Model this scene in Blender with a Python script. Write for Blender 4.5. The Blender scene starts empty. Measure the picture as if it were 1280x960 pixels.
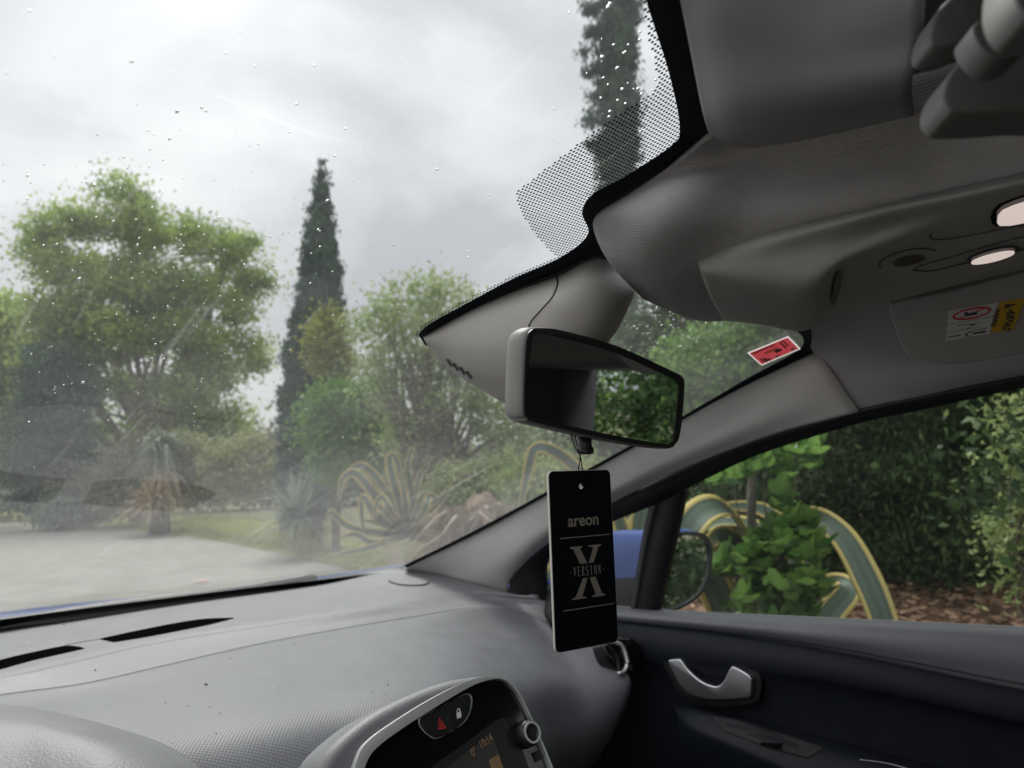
import bpy, bmesh, math, random
import numpy as np
from mathutils import Vector, Matrix
random.seed(7); RNG = np.random.default_rng(7)
sc = bpy.context.scene
COL = sc.collection
R = math.radians

# ------------------------------------------------------------------ camera
CAM = Vector((-.48, 0, 1.36)); FPX = 962.0
YAW, PITCH, ROLL = R(45), math.atan(116 / 962.0), R(2.0)
FWD = Vector((math.sin(YAW) * math.cos(PITCH), math.cos(YAW) * math.cos(PITCH), math.sin(PITCH)))
_r0 = Vector((math.cos(YAW), -math.sin(YAW), 0)); _u0 = _r0.cross(FWD)
UP = _u0 * math.cos(ROLL) + _r0 * math.sin(ROLL); RT = _r0 * math.cos(ROLL) - _u0 * math.sin(ROLL)
cam = bpy.data.cameras.new('camera'); camo = bpy.data.objects.new('camera', cam); COL.objects.link(camo)
m = Matrix((RT, UP, -FWD)).transposed().to_4x4(); m.translation = CAM; camo.matrix_world = m
cam.sensor_width = 36; cam.lens = FPX / 1280 * 36; cam.clip_start = .01; cam.clip_end = 3000
cam.dof.use_dof = True; cam.dof.focus_distance = .62; cam.dof.aperture_fstop = 9.0
sc.camera = camo

# ------------------------------------------------------------------ sky and sun (overcast)
SUN_EL, SUN_AZ = R(55), R(20)
w = bpy.data.worlds.new('World'); sc.world = w; w.use_nodes = True
nt = w.node_tree; nt.nodes.clear(); N = nt.nodes.new; L = nt.links.new
sky = N('ShaderNodeTexSky'); sky.sky_type = 'NISHITA'; sky.sun_disc = False; sky.sun_elevation = SUN_EL; sky.sun_rotation = SUN_AZ
tc = N('ShaderNodeTexCoord'); mp = N('ShaderNodeMapping'); mp.inputs['Scale'].default_value = (1, 1, 2.2)
no = N('ShaderNodeTexNoise'); no.inputs['Scale'].default_value = 2.3; no.inputs['Detail'].default_value = 7; no.inputs['Roughness'].default_value = .5
no.inputs['Distortion'].default_value = .5
cr = N('ShaderNodeValToRGB')
cr.color_ramp.elements[0].position = .33; cr.color_ramp.elements[0].color = (2.5, 2.5, 2.62, 1)
cr.color_ramp.elements[1].position = .68; cr.color_ramp.elements[1].color = (4.5, 4.45, 4.5, 1)
mx = N('ShaderNodeMix'); mx.data_type = 'RGBA'; mx.inputs[0].default_value = .96
bg = N('ShaderNodeBackground'); bg.inputs[1].default_value = .1; ou = N('ShaderNodeOutputWorld')
L(tc.outputs['Generated'], mp.inputs[0]); L(mp.outputs[0], no.inputs[0]); L(no.outputs[0], cr.inputs[0])
sx_ = N('ShaderNodeSeparateXYZ'); L(tc.outputs['Generated'], sx_.inputs[0])   # overcast skies are brightest overhead
zp = N('ShaderNodeMapRange'); zp.inputs[1].default_value = 0; zp.inputs[2].default_value = 1; zp.inputs[3].default_value = .9; zp.inputs[4].default_value = 1.8; L(sx_.outputs[2], zp.inputs[0])
vm = N('ShaderNodeVectorMath'); vm.operation = 'SCALE'
L(sky.outputs[0], mx.inputs[6]); L(cr.outputs[0], mx.inputs[7]); L(mx.outputs[2], vm.inputs[0]); L(zp.outputs[0], vm.inputs['Scale']); L(vm.outputs[0], bg.inputs[0]); L(bg.outputs[0], ou.inputs[0])
sl = bpy.data.lights.new('sun', 'SUN'); sl.energy = 1.5; sl.angle = R(25); sl.color = (1, .97, .92)
so = bpy.data.objects.new('sun', sl); COL.objects.link(so)
sd = Vector((math.sin(SUN_AZ) * math.cos(SUN_EL), math.cos(SUN_AZ) * math.cos(SUN_EL), math.sin(SUN_EL)))
so.rotation_euler = sd.to_track_quat('Z', 'Y').to_euler(); so.location = (0, 0, 30)
vs = sc.view_settings; vs.view_transform = 'Standard'; vs.look = 'None'; vs.gamma = 1; vs.exposure = 1.0
try: sc.display_settings.display_device = 'sRGB'
except Exception: pass
sc.render.film_transparent = False
cy = sc.cycles; cy.use_denoising = True; cy.max_bounces = 10; cy.diffuse_bounces = 5; cy.glossy_bounces = 5
cy.transmission_bounces = 8; cy.transparent_max_bounces = 24; cy.caustics_reflective = False; cy.caustics_refractive = False
cy.sample_clamp_indirect = 6

# ------------------------------------------------------------------ ray helpers: where a line of sight meets a real surface
def ray(px, py): return (FWD + RT * ((px - 640) / FPX) + UP * ((480 - py) / FPX)).normalized()
def at(px, py, **k):
    d = ray(px, py)
    if 't' in k: return CAM + d * k['t']
    if 'h' in k: return CAM + d * (k['h'] / math.hypot(d.x, d.y))
    for i, a in enumerate('xyz'):
        if a in k: return CAM + d * ((k[a] - CAM[i]) / d[i])
WB = at(510, 710, x=.62); WT = at(1020, 437, x=.52); BOW = .10
def wy(x, z):
    s = (z - WB.z) / (WT.z - WB.z)
    return WB.y + (WT.y - WB.y) * s + BOW * (1 - (x / .6) ** 2)
def ws(px, py, off=0.0):
    d = ray(px, py); lo, hi = .05, 6
    for _ in range(50):
        t = (lo + hi) / 2; p = CAM + d * t
        if p.y - wy(p.x, p.z) > 0: hi = t
        else: lo = t
    return CAM + d * (lo - off)

# ------------------------------------------------------------------ materials
def mat(name, col, rough=.6, metal=0, spec=.5, bump=None, var=0, vscale=20, coat=0, vcol=None, sheen=0):
    """bump = (kind, scale, strength, distance)"""
    M = bpy.data.materials.new(name); M.use_nodes = True; t = M.node_tree; n = t.nodes; l = t.links
    b = n['Principled BSDF']; b.inputs['Base Color'].default_value = (*col, 1)
    b.inputs['Roughness'].default_value = rough; b.inputs['Metallic'].default_value = metal
    b.inputs['Specular IOR Level'].default_value = spec; b.inputs['Coat Weight'].default_value = coat
    if coat: b.inputs['Coat Roughness'].default_value = .08
    tcn = n.new('ShaderNodeTexCoord')
    if var:
        x = n.new('ShaderNodeTexNoise'); x.inputs['Scale'].default_value = vscale; x.inputs['Detail'].default_value = 6
        l.new(tcn.outputs['Object'], x.inputs[0])
        r = n.new('ShaderNodeValToRGB'); r.color_ramp.elements[0].position = .3; r.color_ramp.elements[1].position = .7
        lo = vcol or tuple(c * (1 - var) for c in col)
        r.color_ramp.elements[0].color = (*lo, 1); r.color_ramp.elements[1].color = (*[min(1, c * (1 + var)) for c in col], 1)
        l.new(x.outputs[0], r.inputs[0]); l.new(r.outputs[0], b.inputs['Base Color'])
        if rough > .15:
            mr = n.new('ShaderNodeMapRange'); mr.inputs[3].default_value = rough - .06; mr.inputs[4].default_value = rough + .06
            l.new(x.outputs[0], mr.inputs[0]); l.new(mr.outputs[0], b.inputs['Roughness'])
    if bump:
        k, s, st, dist = bump
        if k == 'noise':
            x = n.new('ShaderNodeTexNoise'); x.inputs['Scale'].default_value = s; x.inputs['Detail'].default_value = 3; o = x.outputs[0]
            l.new(tcn.outputs['Object'], x.inputs[0])
        elif k == 'cell':
            x = n.new('ShaderNodeTexVoronoi'); x.inputs['Scale'].default_value = s; o = x.outputs['Distance']
            x.inputs['Randomness'].default_value = .1; x.voronoi_dimensions = '2D'
            mq = n.new('ShaderNodeMapping'); mq.inputs['Rotation'].default_value = (0, 0, .62); mq.inputs['Scale'].default_value = (1, 1.35, 1)
            l.new(tcn.outputs['Object'], mq.inputs[0]); l.new(mq.outputs[0], x.inputs[0])
        elif k == 'rib':
            x = n.new('ShaderNodeTexWave'); x.inputs['Scale'].default_value = s; x.bands_direction = 'Y'; x.inputs['Distortion'].default_value = .8
            x.inputs['Detail'].default_value = 2; x.inputs['Detail Scale'].default_value = 3; o = x.outputs['Fac']
            l.new(tcn.outputs['UV'], x.inputs[0])
        bp = n.new('ShaderNodeBump'); bp.inputs['Strength'].default_value = st; bp.inputs['Distance'].default_value = dist
        l.new(o, bp.inputs['Height']); l.new(bp.outputs[0], b.inputs['Normal'])
    return M

def leaf_mat(name, a, b_, transl=.35, rough=.5):
    M = bpy.data.materials.new(name); M.use_nodes = True; t = M.node_tree; n = t.nodes; l = t.links
    b = n['Principled BSDF']; b.inputs['Roughness'].default_value = rough; b.inputs['Specular IOR Level'].default_value = .35
    at_ = n.new('ShaderNodeAttribute'); at_.attribute_name = 'var'
    r = n.new('ShaderNodeValToRGB'); r.color_ramp.elements[0].color = (*a, 1); r.color_ramp.elements[1].color = (*b_, 1)
    tr = n.new('ShaderNodeBsdfTranslucent'); mxs = n.new('ShaderNodeMixShader'); mxs.inputs[0].default_value = transl
    l.new(at_.outputs['Fac'], r.inputs[0]); l.new(r.outputs[0], b.inputs['Base Color']); l.new(r.outputs[0], tr.inputs[0])
    l.new(b.outputs[0], mxs.inputs[1]); l.new(tr.outputs[0], mxs.inputs[2]); l.new(mxs.outputs[0], n['Material Output'].inputs[0])
    return M

def glass_mat(name, tint, film=.0, streaks=False):
    M = bpy.data.materials.new(name); M.use_nodes = True; t = M.node_tree; n = t.nodes; l = t.links
    n.remove(n['Principled BSDF']); out = n['Material Output']
    tr = n.new('ShaderNodeBsdfTransparent'); tr.inputs[0].default_value = (*tint, 1)
    gl = n.new('ShaderNodeBsdfGlossy'); gl.inputs['Roughness'].default_value = .0
    fr = n.new('ShaderNodeFresnel'); fr.inputs[0].default_value = 1.32
    m1 = n.new('ShaderNodeMixShader'); l.new(fr.outputs[0], m1.inputs[0]); l.new(tr.outputs[0], m1.inputs[1]); l.new(gl.outputs[0], m1.inputs[2])
    last = m1
    if film:
        df = n.new('ShaderNodeBsdfDiffuse'); df.inputs[0].default_value = (.8, .82, .8, 1)
        tl = n.new('ShaderNodeBsdfTranslucent'); tl.inputs[0].default_value = (.85, .87, .86, 1)
        md = n.new('ShaderNodeMixShader'); md.inputs[0].default_value = .7; l.new(df.outputs[0], md.inputs[1]); l.new(tl.outputs[0], md.inputs[2])
        tcn = n.new('ShaderNodeTexCoord')
        x = n.new('ShaderNodeTexNoise'); x.inputs['Scale'].default_value = 5; x.inputs['Detail'].default_value = 8; x.inputs['Roughness'].default_value = .7
        l.new(tcn.outputs['Object'], x.inputs[0])
        mr = n.new('ShaderNodeMapRange'); mr.inputs[1].default_value = .3; mr.inputs[2].default_value = .75
        mr.inputs[3].default_value = film * .45; mr.inputs[4].default_value = film * 1.7; l.new(x.outputs[0], mr.inputs[0])
        fac = mr.outputs[0]
        if streaks:                       # film is denser low on the glass, thinner towards the top
            sz_ = n.new('ShaderNodeSeparateXYZ'); l.new(tcn.outputs['Object'], sz_.inputs[0]); mz = n.new('ShaderNodeMapRange')
            mz.inputs[1].default_value = 1.14; mz.inputs[2].default_value = 1.42; mz.inputs[3].default_value = 1.4; mz.inputs[4].default_value = .5; l.new(sz_.outputs[2], mz.inputs[0])
            mu_ = n.new('ShaderNodeMath'); mu_.operation = 'MULTIPLY'; l.new(fac, mu_.inputs[0]); l.new(mz.outputs[0], mu_.inputs[1]); fac = mu_.outputs[0]
        if streaks:                       # wiped smears: thin long marks along the wiper sweep
            mp_ = n.new('ShaderNodeMapping'); mp_.inputs['Rotation'].default_value = (0, 0, .5); mp_.inputs['Scale'].default_value = (60, 3, 3)
            l.new(tcn.outputs['Object'], mp_.inputs[0])
            y = n.new('ShaderNodeTexNoise'); y.inputs['Scale'].default_value = 1.6; y.inputs['Detail'].default_value = 4; l.new(mp_.outputs[0], y.inputs[0])
            m2 = n.new('ShaderNodeMapRange'); m2.inputs[1].default_value = .62; m2.inputs[2].default_value = .8; m2.inputs[3].default_value = 0; m2.inputs[4].default_value = film * 1.3
            l.new(y.outputs[0], m2.inputs[0])
            ad = n.new('ShaderNodeMath'); ad.operation = 'ADD'; l.new(fac, ad.inputs[0]); l.new(m2.outputs[0], ad.inputs[1]); fac = ad.outputs[0]
        m3 = n.new('ShaderNodeMixShader'); l.new(fac, m3.inputs[0]); l.new(m1.outputs[0], m3.inputs[1]); l.new(md.outputs[0], m3.inputs[2]); last = m3
    l.new(last.outputs[0], out.inputs[0])
    return M

M_HEAD = mat('headliner_fabric', (.46, .445, .45), .9, bump=('rib', 36, .5, .0006), var=.06, vscale=60)
M_HEADS = mat('headliner_smooth', (.42, .41, .425), .85, bump=('noise', 900, .15, .0006), var=.05)
M_PILLAR = mat('pillar_plastic', (.62, .605, .585), .55, spec=.3, bump=('noise', 1500, .12, .0004), var=.03)
M_CONS = mat('console_plastic', (.36, .355, .34), .5, spec=.4, bump=('noise', 1800, .1, .0004))
M_COVER = mat('cover_plastic', (.42, .40, .38), .5, spec=.4, bump=('noise', 1400, .1, .0004))
M_DASH = mat('dash_plastic', (.175, .178, .19), .5, spec=.6, bump=('noise', 620, .55, .0008), var=.08, vscale=35)
M_DASH2 = mat('dash_honeycomb', (.13, .135, .148), .5, spec=.6, bump=('cell', 260, .42, .0010), var=.08, vscale=25)
M_BLACK = mat('black_plastic', (.012, .012, .014), .45, bump=('noise', 1200, .15, .0004))
M_DOOR = mat('door_plastic', (.010, .013, .018), .55, spec=.3, bump=('noise', 900, .3, .0006), var=.1)
M_DOORTOP = mat('door_top_plastic', (.26, .265, .285), .5, spec=.5, bump=('noise', 900, .3, .0006), var=.06)
M_RUBBER = mat('rubber_seal', (.008, .009, .012), .6)
M_FRIT = mat('frit_enamel', (.006, .008, .012), .6, spec=.15)
M_GLOSS = mat('gloss_black', (.006, .006, .007), .06, coat=.5)
M_HANDLE = mat('handle_plastic', (.17, .165, .16), .6)
M_CHROME = mat('satin_chrome', (.93, .94, .95), .38, metal=.7)
M_SILVER = mat('brushed_silver', (.8, .8, .81), .3, metal=1, bump=('noise', 600, .08, .0003))
M_BLUE = mat('blue_car_paint', (.010, .055, .27), .3, coat=.35, var=.04)
M_MIRROR = mat('mirror_silvering', (.80, .84, .84), .0, metal=1)
M_MIRRIM = mat('mirror_rim_plastic', (.26, .25, .24), .5, bump=('noise', 1500, .12, .0004))
M_MIRBLK = mat('mirror_bezel_black', (.02, .02, .021), .3)
M_CARD = mat('freshener_card_print', (.002, .004, .008), .45, spec=.2)
M_CARDED = mat('freshener_card_core', (.75, .72, .66), .85)
M_INK = mat('bronze_ink', (.36, .31, .26), .5, metal=.2)
M_WHITE = mat('white_print', (.62, .62, .6), .6)
M_YEL = mat('yellow_print', (.55, .34, .02), .6)
M_RED = mat('red_print', (.62, .05, .07), .5)
M_REDL = leaf_mat('red_sticker_paper', (.75, .10, .12), (.75, .10, .12), .6)
M_PAPER = leaf_mat('white_sticker_paper', (.7, .7, .68), (.7, .7, .68), .6)
M_VOID = mat('dark_slot', (.003, .003, .003), 1, spec=0)
M_INKD = mat('dark_print', (.05, .04, .04), .6)
M_GREYP = mat('grey_print', (.30, .30, .30), .6)
M_SCREEN = mat('screen_glass', (.05, .046, .042), .25, spec=.6, var=.1)
M_SEAT = mat('seat_cloth', (.035, .036, .04), .9, bump=('noise', 400, .4, .001), var=.15)
M_LENS = mat('map_lamp_lens', (.85, .72, .68), .12, coat=.3, var=.12, vscale=60)
# the map lamps are lit
_b = M_LENS.node_tree.nodes['Principled BSDF']; _b.inputs['Emission Color'].default_value = (1, .84, .78, 1); _b.inputs['Emission Strength'].default_value = .3
G_WS = glass_mat('windshield_glass', (.94, .965, .945), .10, True)
G_SIDE = glass_mat('side_glass', (.90, .93, .90), .012)
M_DROP = bpy.data.materials.new('rain_water'); M_DROP.use_nodes = True
_b = M_DROP.node_tree.nodes['Principled BSDF']; _b.inputs['Transmission Weight'].default_value = 1; _b.inputs['IOR'].default_value = 1.33; _b.inputs['Roughness'].default_value = .0

# ------------------------------------------------------------------ object helpers
def empty(name, loc=(0, 0, 0), parent=None):
    o = bpy.data.objects.new(name, None); COL.objects.link(o); o.location = loc; o.empty_display_size = .2
    if parent: o.parent = parent
    return o
def tag(o, label=None, cat=None, group=None, kind=None):
    if label: o['label'] = label
    if cat: o['category'] = cat
    if group: o['group'] = group
    if kind: o['kind'] = kind
    return o
def link(name, me, mt, parent=None, smooth=True):
    if mt is not None: me.materials.append(mt)
    if smooth: me.polygons.foreach_set('use_smooth', [True] * len(me.polygons))
    o = bpy.data.objects.new(name, me); COL.objects.link(o)
    if parent:
        o.parent = parent
        p = parent; off = Vector((0, 0, 0))
        while p: off += p.location; p = p.parent
        if off.length: me.transform(Matrix.Translation(-off))
    return o
def pydata(name, vs_, fs, mt, parent=None, smooth=True):
    me = bpy.data.meshes.new(name); me.from_pydata([tuple(v) for v in vs_], [], fs); me.update()
    return link(name, me, mt, parent, smooth)
def from_bm(name, bm, mt, parent=None, smooth=True):
    me = bpy.data.meshes.new(name); bm.to_mesh(me); bm.free(); return link(name, me, mt, parent, smooth)
def cr1(P, u):
    n = len(P) - 1; i = min(int(u * n), n - 1); f = u * n - i
    p1, p2 = P[i], P[i + 1]; p0 = P[i - 1] if i > 0 else p1 * 2 - p2; p3 = P[i + 2] if i + 2 <= n else p2 * 2 - p1
    return .5 * ((2 * p1) + (p2 - p0) * f + (2 * p0 - 5 * p1 + 4 * p2 - p3) * f * f + (3 * p1 - p0 - 3 * p2 + p3) * f ** 3)
def grid(rows, nu, nv, lin_v=False):
    dense = [[cr1(r, j / nu) for j in range(nu + 1)] for r in rows]
    V = []
    for i in range(nv + 1):
        for j in range(nu + 1):
            P = [d[j] for d in dense]
            if lin_v:
                u = i / nv * (len(P) - 1); k = min(int(u), len(P) - 2); V.append(P[k].lerp(P[k + 1], u - k))
            else: V.append(cr1(P, i / nv))
    Fs = [(i * (nu + 1) + j, i * (nu + 1) + j + 1, (i + 1) * (nu + 1) + j + 1, (i + 1) * (nu + 1) + j) for i in range(nv) for j in range(nu)]
    return V, Fs
def away(o, th):
    """give a sheet its thickness on the side away from the cabin"""
    s = o.modifiers.new('thickness', 'SOLIDIFY'); s.thickness = th
    me = o.data; me.calc_loop_triangles()
    acc = 0
    for p in me.polygons: acc += p.normal.dot(p.center - CAM) * p.area
    s.offset = 1 if acc > 0 else -1
    return o
def patch(name, rows, mt, parent=None, nu=32, nv=24, th=.004, lin_v=False):
    V, Fs = grid(rows, nu, nv, lin_v); o = pydata(name, V, Fs, mt, parent)
    ul = o.data.uv_layers.new(name='UVMap'); uvs = np.array([((l_.vertex_index % (nu + 1)) / nu, (l_.vertex_index // (nu + 1)) / nv) for l_ in o.data.loops], dtype='f'); ul.data.foreach_set('uv', uvs.ravel())
    if th: away(o, th)
    return o
def smoothpoly(pts, n=8, closed=True):
    """Catmull-Rom through 2D/3D points"""
    out = []; k = len(pts)
    for i in range(k if closed else k - 1):
        g = lambda q: pts[q % k] if closed else pts[max(0, min(k - 1, q))]
        p0, p1, p2, p3 = g(i - 1), g(i), g(i + 1), g(i + 2)
        for s in range(n):
            f = s / n
            out.append(.5 * ((2 * p1) + (p2 - p0) * f + (2 * p0 - 5 * p1 + 4 * p2 - p3) * f * f + (3 * p1 - p0 - 3 * p2 + p3) * f ** 3))
    if not closed: out.append(pts[-1])
    return out
def slab(name, outline, nrm, th, mt, parent=None, bev=.0, smooth=True, segs=3):
    """outline: coplanar 3D points; a plate of thickness th whose front (towards -nrm... the side facing nrm) is rounded"""
    bm = bmesh.new(); nrm = nrm.normalized()
    f = bm.faces.new([bm.verts.new(p) for p in outline]); f.normal_update()
    if f.normal.dot(nrm) < 0: f.normal_flip()
    bm.faces.ensure_lookup_table()
    ret = bmesh.ops.extrude_face_region(bm, geom=[f])
    nf = [g for g in ret['geom'] if isinstance(g, bmesh.types.BMFace)]
    nv = [g for g in ret['geom'] if isinstance(g, bmesh.types.BMVert)]
    for v in nv: v.co += nrm * th
    bmesh.ops.recalc_face_normals(bm, faces=bm.faces)
    if bev:
        e = [e for e in bm.edges if all(v in nv for v in e.verts)]
        bmesh.ops.bevel(bm, geom=e, offset=bev, segments=segs, profile=.5, affect='EDGES', clamp_overlap=True)
    o = from_bm(name, bm, mt, parent, smooth)
    if smooth:
        try: o.data.set_sharp_from_angle(angle=R(35))
        except Exception: pass
    return o
def tube(name, pts, rad, mt, parent=None, n=8, caps=True, flat=1.0, ref=None):
    V = []; Fs = []
    k = len(pts)
    for i, p in enumerate(pts):
        d = (pts[min(i + 1, k - 1)] - pts[max(i - 1, 0)]).normalized()
        rf = ref or (Vector((0, 0, 1)) if abs(d.z) < .9 else Vector((1, 0, 0)))
        a = d.cross(rf).normalized(); b = a.cross(d).normalized(); r = rad[i] if isinstance(rad, (list, tuple)) else rad
        for j in range(n):
            t = 2 * math.pi * j / n; V.append(p + a * (r * math.cos(t)) + b * (r * flat * math.sin(t)))
    for i in range(k - 1):
        for j in range(n): Fs.append((i * n + j, i * n + (j + 1) % n, (i + 1) * n + (j + 1) % n, (i + 1) * n + j))
    if caps: Fs += [tuple(range(n))[::-1], tuple((k - 1) * n + j for j in range(n))]
    return pydata(name, V, Fs, mt, parent)
def ribbon_on(name, top, bot, mt, parent, th=.002):
    """strip between two 3D polylines"""
    n = len(top); V = list(top) + list(bot); Fs = [(i, i + 1, n + i + 1, n + i) for i in range(n - 1)]
    o = pydata(name, V, Fs, mt, parent)
    if th: away(o, th)
    return o
class Frame:
    """flat working plane: origin o, x axis, y axis (made perpendicular)"""
    def __init__(s, o, x, y):
        s.o = o.copy(); s.x = x.normalized(); s.n = s.x.cross(y).normalized(); s.y = s.n.cross(s.x)
        if s.n.dot(CAM - o) < 0: s.n = -s.n
    def p(s, a, b, c=0): return s.o + s.x * a + s.y * b + s.n * c
    def hit(s, px, py, c=0):
        d = ray(px, py); oo = s.o + s.n * c; return CAM + d * ((oo - CAM).dot(s.n) / d.dot(s.n))
def polys(name, loops, mt, parent, nrm, th=.0002):
    """several flat shapes joined as one print"""
    bm = bmesh.new()
    for lp in loops:
        f = bm.faces.new([bm.verts.new(p) for p in lp]); f.normal_update()
        if f.normal.dot(nrm) < 0: f.normal_flip()
    bmesh.ops.triangulate(bm, faces=bm.faces)
    return from_bm(name, bm, mt, parent, smooth=False)
def text_on(name, s, fr, a, b, size, mt, parent, sx=1.0, off=0.0, c=.0004, align='CENTER', shear=0, rot=0):
    cu = bpy.data.curves.new(name, 'FONT'); cu.body = s; cu.size = size; cu.align_x = align; cu.align_y = 'CENTER'; cu.offset = off; cu.shear = shear
    tmp = bpy.data.objects.new(name, cu); COL.objects.link(tmp)
    dg = bpy.context.evaluated_depsgraph_get(); me = bpy.data.meshes.new_from_object(tmp.evaluated_get(dg))
    bpy.data.objects.remove(tmp); bpy.data.curves.remove(cu)
    # text reads along +x, up +y as seen by the camera
    cr_, sr = math.cos(rot), math.sin(rot)
    co = []
    for v in me.vertices:
        u, q = v.co.x * sx, v.co.y
        co.append(fr.p(a + u * cr_ - q * sr, b + u * sr + q * cr_, c))
    for v, p in zip(me.vertices, co): v.co = p
    me.materials.clear()
    return link(name, me, mt, parent, smooth=False)
def copy_tree(o, parent=None):
    c = o.copy(); COL.objects.link(c); c.parent = parent
    for ch in [x for x in o.children]: copy_tree(ch, c)
    return c
V3 = Vector
#@@CAR
from mathutils.bvhtree import BVHTree
from mathutils.geometry import tessellate_polygon
def bvh(o):
    me = o.data; return BVHTree.FromPolygons([v.co.copy() for v in me.vertices], [tuple(p.vertices) for p in me.polygons])
def onto(bv, px, py, off=.001):
    h = bv.ray_cast(CAM, ray(px, py))
    if h[0] is None: return None
    n = h[1] if h[1].dot(CAM - h[0]) > 0 else -h[1]
    return h[0] + n * off
def decal(name, bv, pts, mt, parent, off=.0008, th=.0, sub=1):
    q = [onto(bv, x, y, off) for x, y in pts]; q = [p for p in q if p is not None]
    bm = bmesh.new(); f = bm.faces.new([bm.verts.new(p) for p in q]); f.normal_update()
    if f.normal.dot(CAM - q[0]) < 0: f.normal_flip()
    bmesh.ops.triangulate(bm, faces=bm.faces)
    o = from_bm(name, bm, mt, parent, smooth=False)
    if th: s = o.modifiers.new('thickness', 'SOLIDIFY'); s.thickness = th; s.offset = 0
    return o
def stroke(name, bv, pts, wpx, mt, parent, off=.0012, n=40):
    """thin line lying on a surface, through pixel points"""
    P = smoothpoly([V3((x, y, 0)) for x, y in pts], 10, False)
    q = [onto(bv, p.x, p.y, off) for p in P]; q = [p for p in q if p is not None]
    r = wpx / 2 * (q[0] - CAM).length / FPX
    return tube(name, q, r, mt, parent, n=6, flat=.5)
def slab_h(name, outline, holes, nrm, th, mt, parent=None, bev=0, segs=3):
    """plate with holes"""
    nrm = nrm.normalized(); allp = [p for lp in [outline] + holes for p in lp]
    tris = tessellate_polygon([[p.copy() for p in lp] for lp in [outline] + holes])
    bm = bmesh.new(); vv = [bm.verts.new(p) for p in allp]
    for t in tris:
        try: bm.faces.new([vv[i] for i in t])
        except ValueError: pass
    bmesh.ops.recalc_face_normals(bm, faces=bm.faces)
    ret = bmesh.ops.extrude_face_region(bm, geom=list(bm.faces))
    nv = [g for g in ret['geom'] if isinstance(g, bmesh.types.BMVert)]
    for v in nv: v.co += nrm * th
    bmesh.ops.recalc_face_normals(bm, faces=bm.faces)
    if bev:
        s = set(nv); e = [e for e in bm.edges if all(v in s for v in e.verts) and any(abs(f.normal.dot(nrm)) < .5 for f in e.link_faces)]
        bmesh.ops.bevel(bm, geom=e, offset=bev, segments=segs, profile=.5, affect='EDGES', clamp_overlap=True)
    o = from_bm(name, bm, mt, parent)
    try: o.data.set_sharp_from_angle(angle=R(35))
    except Exception: pass
    return o
def box(name, a, b, mt, parent=None, bev=.01):
    bm = bmesh.new(); bmesh.ops.create_cube(bm, size=1)
    c = (V3(a) + V3(b)) / 2; d = V3(b) - V3(a)
    for v in bm.verts: v.co = V3((v.co.x * abs(d.x), v.co.y * abs(d.y), v.co.z * abs(d.z))) + c
    if bev: bmesh.ops.bevel(bm, geom=bm.edges[:], offset=bev, segments=3, profile=.5, affect='EDGES')
    return from_bm(name, bm, mt, parent)
def px3(lst, **k): return [at(x, y, **k) for x, y in lst]

car = empty('car'); tag(car, 'parked blue hatchback seen from inside, with grey dashboard, roof lining and passenger door', 'car')

# ---- windshield
V = []; Fs = []; nu, nv = 40, 40
for i in range(nv + 1):
    s = -.12 + 1.60 * i / nv; z = WB.z + (WT.z - WB.z) * s; hw = .70 - .13 * max(0, s)
    for j in range(nu + 1):
        x = hw * (2 * j / nu - 1); V.append(V3((x, wy(x, z), z)))
Fs = [(i * (nu + 1) + j, i * (nu + 1) + j + 1, (i + 1) * (nu + 1) + j + 1, (i + 1) * (nu + 1) + j) for i in range(nv) for j in range(nu)]
wsh = pydata('windshield', V, Fs, G_WS, car)

def on_glass(name, top, bot, mt, parent, off=.002, n=8):
    a = smoothpoly([V3((x, y, 0)) for x, y in top], n, False); b = smoothpoly([V3((x, y, 0)) for x, y in bot], n, False)
    return ribbon_on(name, [ws(p.x, p.y, off) for p in a], [ws(p.x, p.y, off) for p in b], mt, parent, th=.0008)
# printed black border: along the top and round the mirror foot
on_glass('black_border', [(800, -60), (808, 0), (836, 90), (850, 160), (838, 184), (780, 222), (742, 243), (728, 266), (735, 294), (700, 323), (640, 350), (580, 382), (537, 406), (523, 419)],
         [(960, -60), (960, 0), (960, 90), (930, 150), (880, 200), (830, 250), (790, 270), (770, 280), (790, 330), (730, 345), (660, 375), (600, 402), (556, 425), (532, 432)], M_FRIT, wsh)
on_glass('black_border', [(965, 390), (990, 410), (1002, 420), (1004, 431), (990, 443), (930, 476), (853, 521), (740, 584), (600, 660), (505, 707)],
         [(1040, 380), (1040, 400), (1045, 430), (1045, 445), (1020, 462), (945, 495), (862, 538), (750, 600), (615, 675), (520, 722)], M_FRIT, wsh, off=.0025)
on_glass('black_border', [(-60, 784), (0, 775), (100, 761.5), (200, 749), (300, 736.5), (400, 725), (470, 717), (520, 709)],
         [(-60, 800), (0, 791), (100, 778), (200, 764), (300, 750), (400, 736), (470, 725), (520, 716)], M_FRIT, wsh, off=.0025)
# dot print: small enamel dots shading off the border
POLY = [(797, -20), (808, 0), (838, 95), (853, 165), (836, 190), (780, 226), (740, 248), (730, 270), (737, 292), (700, 326), (690, 316), (664, 286), (646, 254), (645, 240), (700, 197), (760, 152), (815, 116), (824, 102), (812, 50)]
POLY2 = [(797, 355), (840, 378), (915, 388), (880, 400), (850, 400), (800, 366)]
POLY3 = [(640, 345), (580, 376), (530, 405), (518, 418), (523, 422), (580, 386), (640, 354), (700, 330), (696, 322)]
def inside(x, y, P):
    c = False; j = len(P) - 1
    for i in range(len(P)):
        if (P[i][1] > y) != (P[j][1] > y) and x < (P[j][0] - P[i][0]) * (y - P[i][1]) / (P[j][1] - P[i][1]) + P[i][0]: c = not c
        j = i
    return c
def project(p):
    v = p - CAM; z = v.dot(FWD); return 640 + FPX * v.dot(RT) / z, 480 - FPX * v.dot(UP) / z
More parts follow.
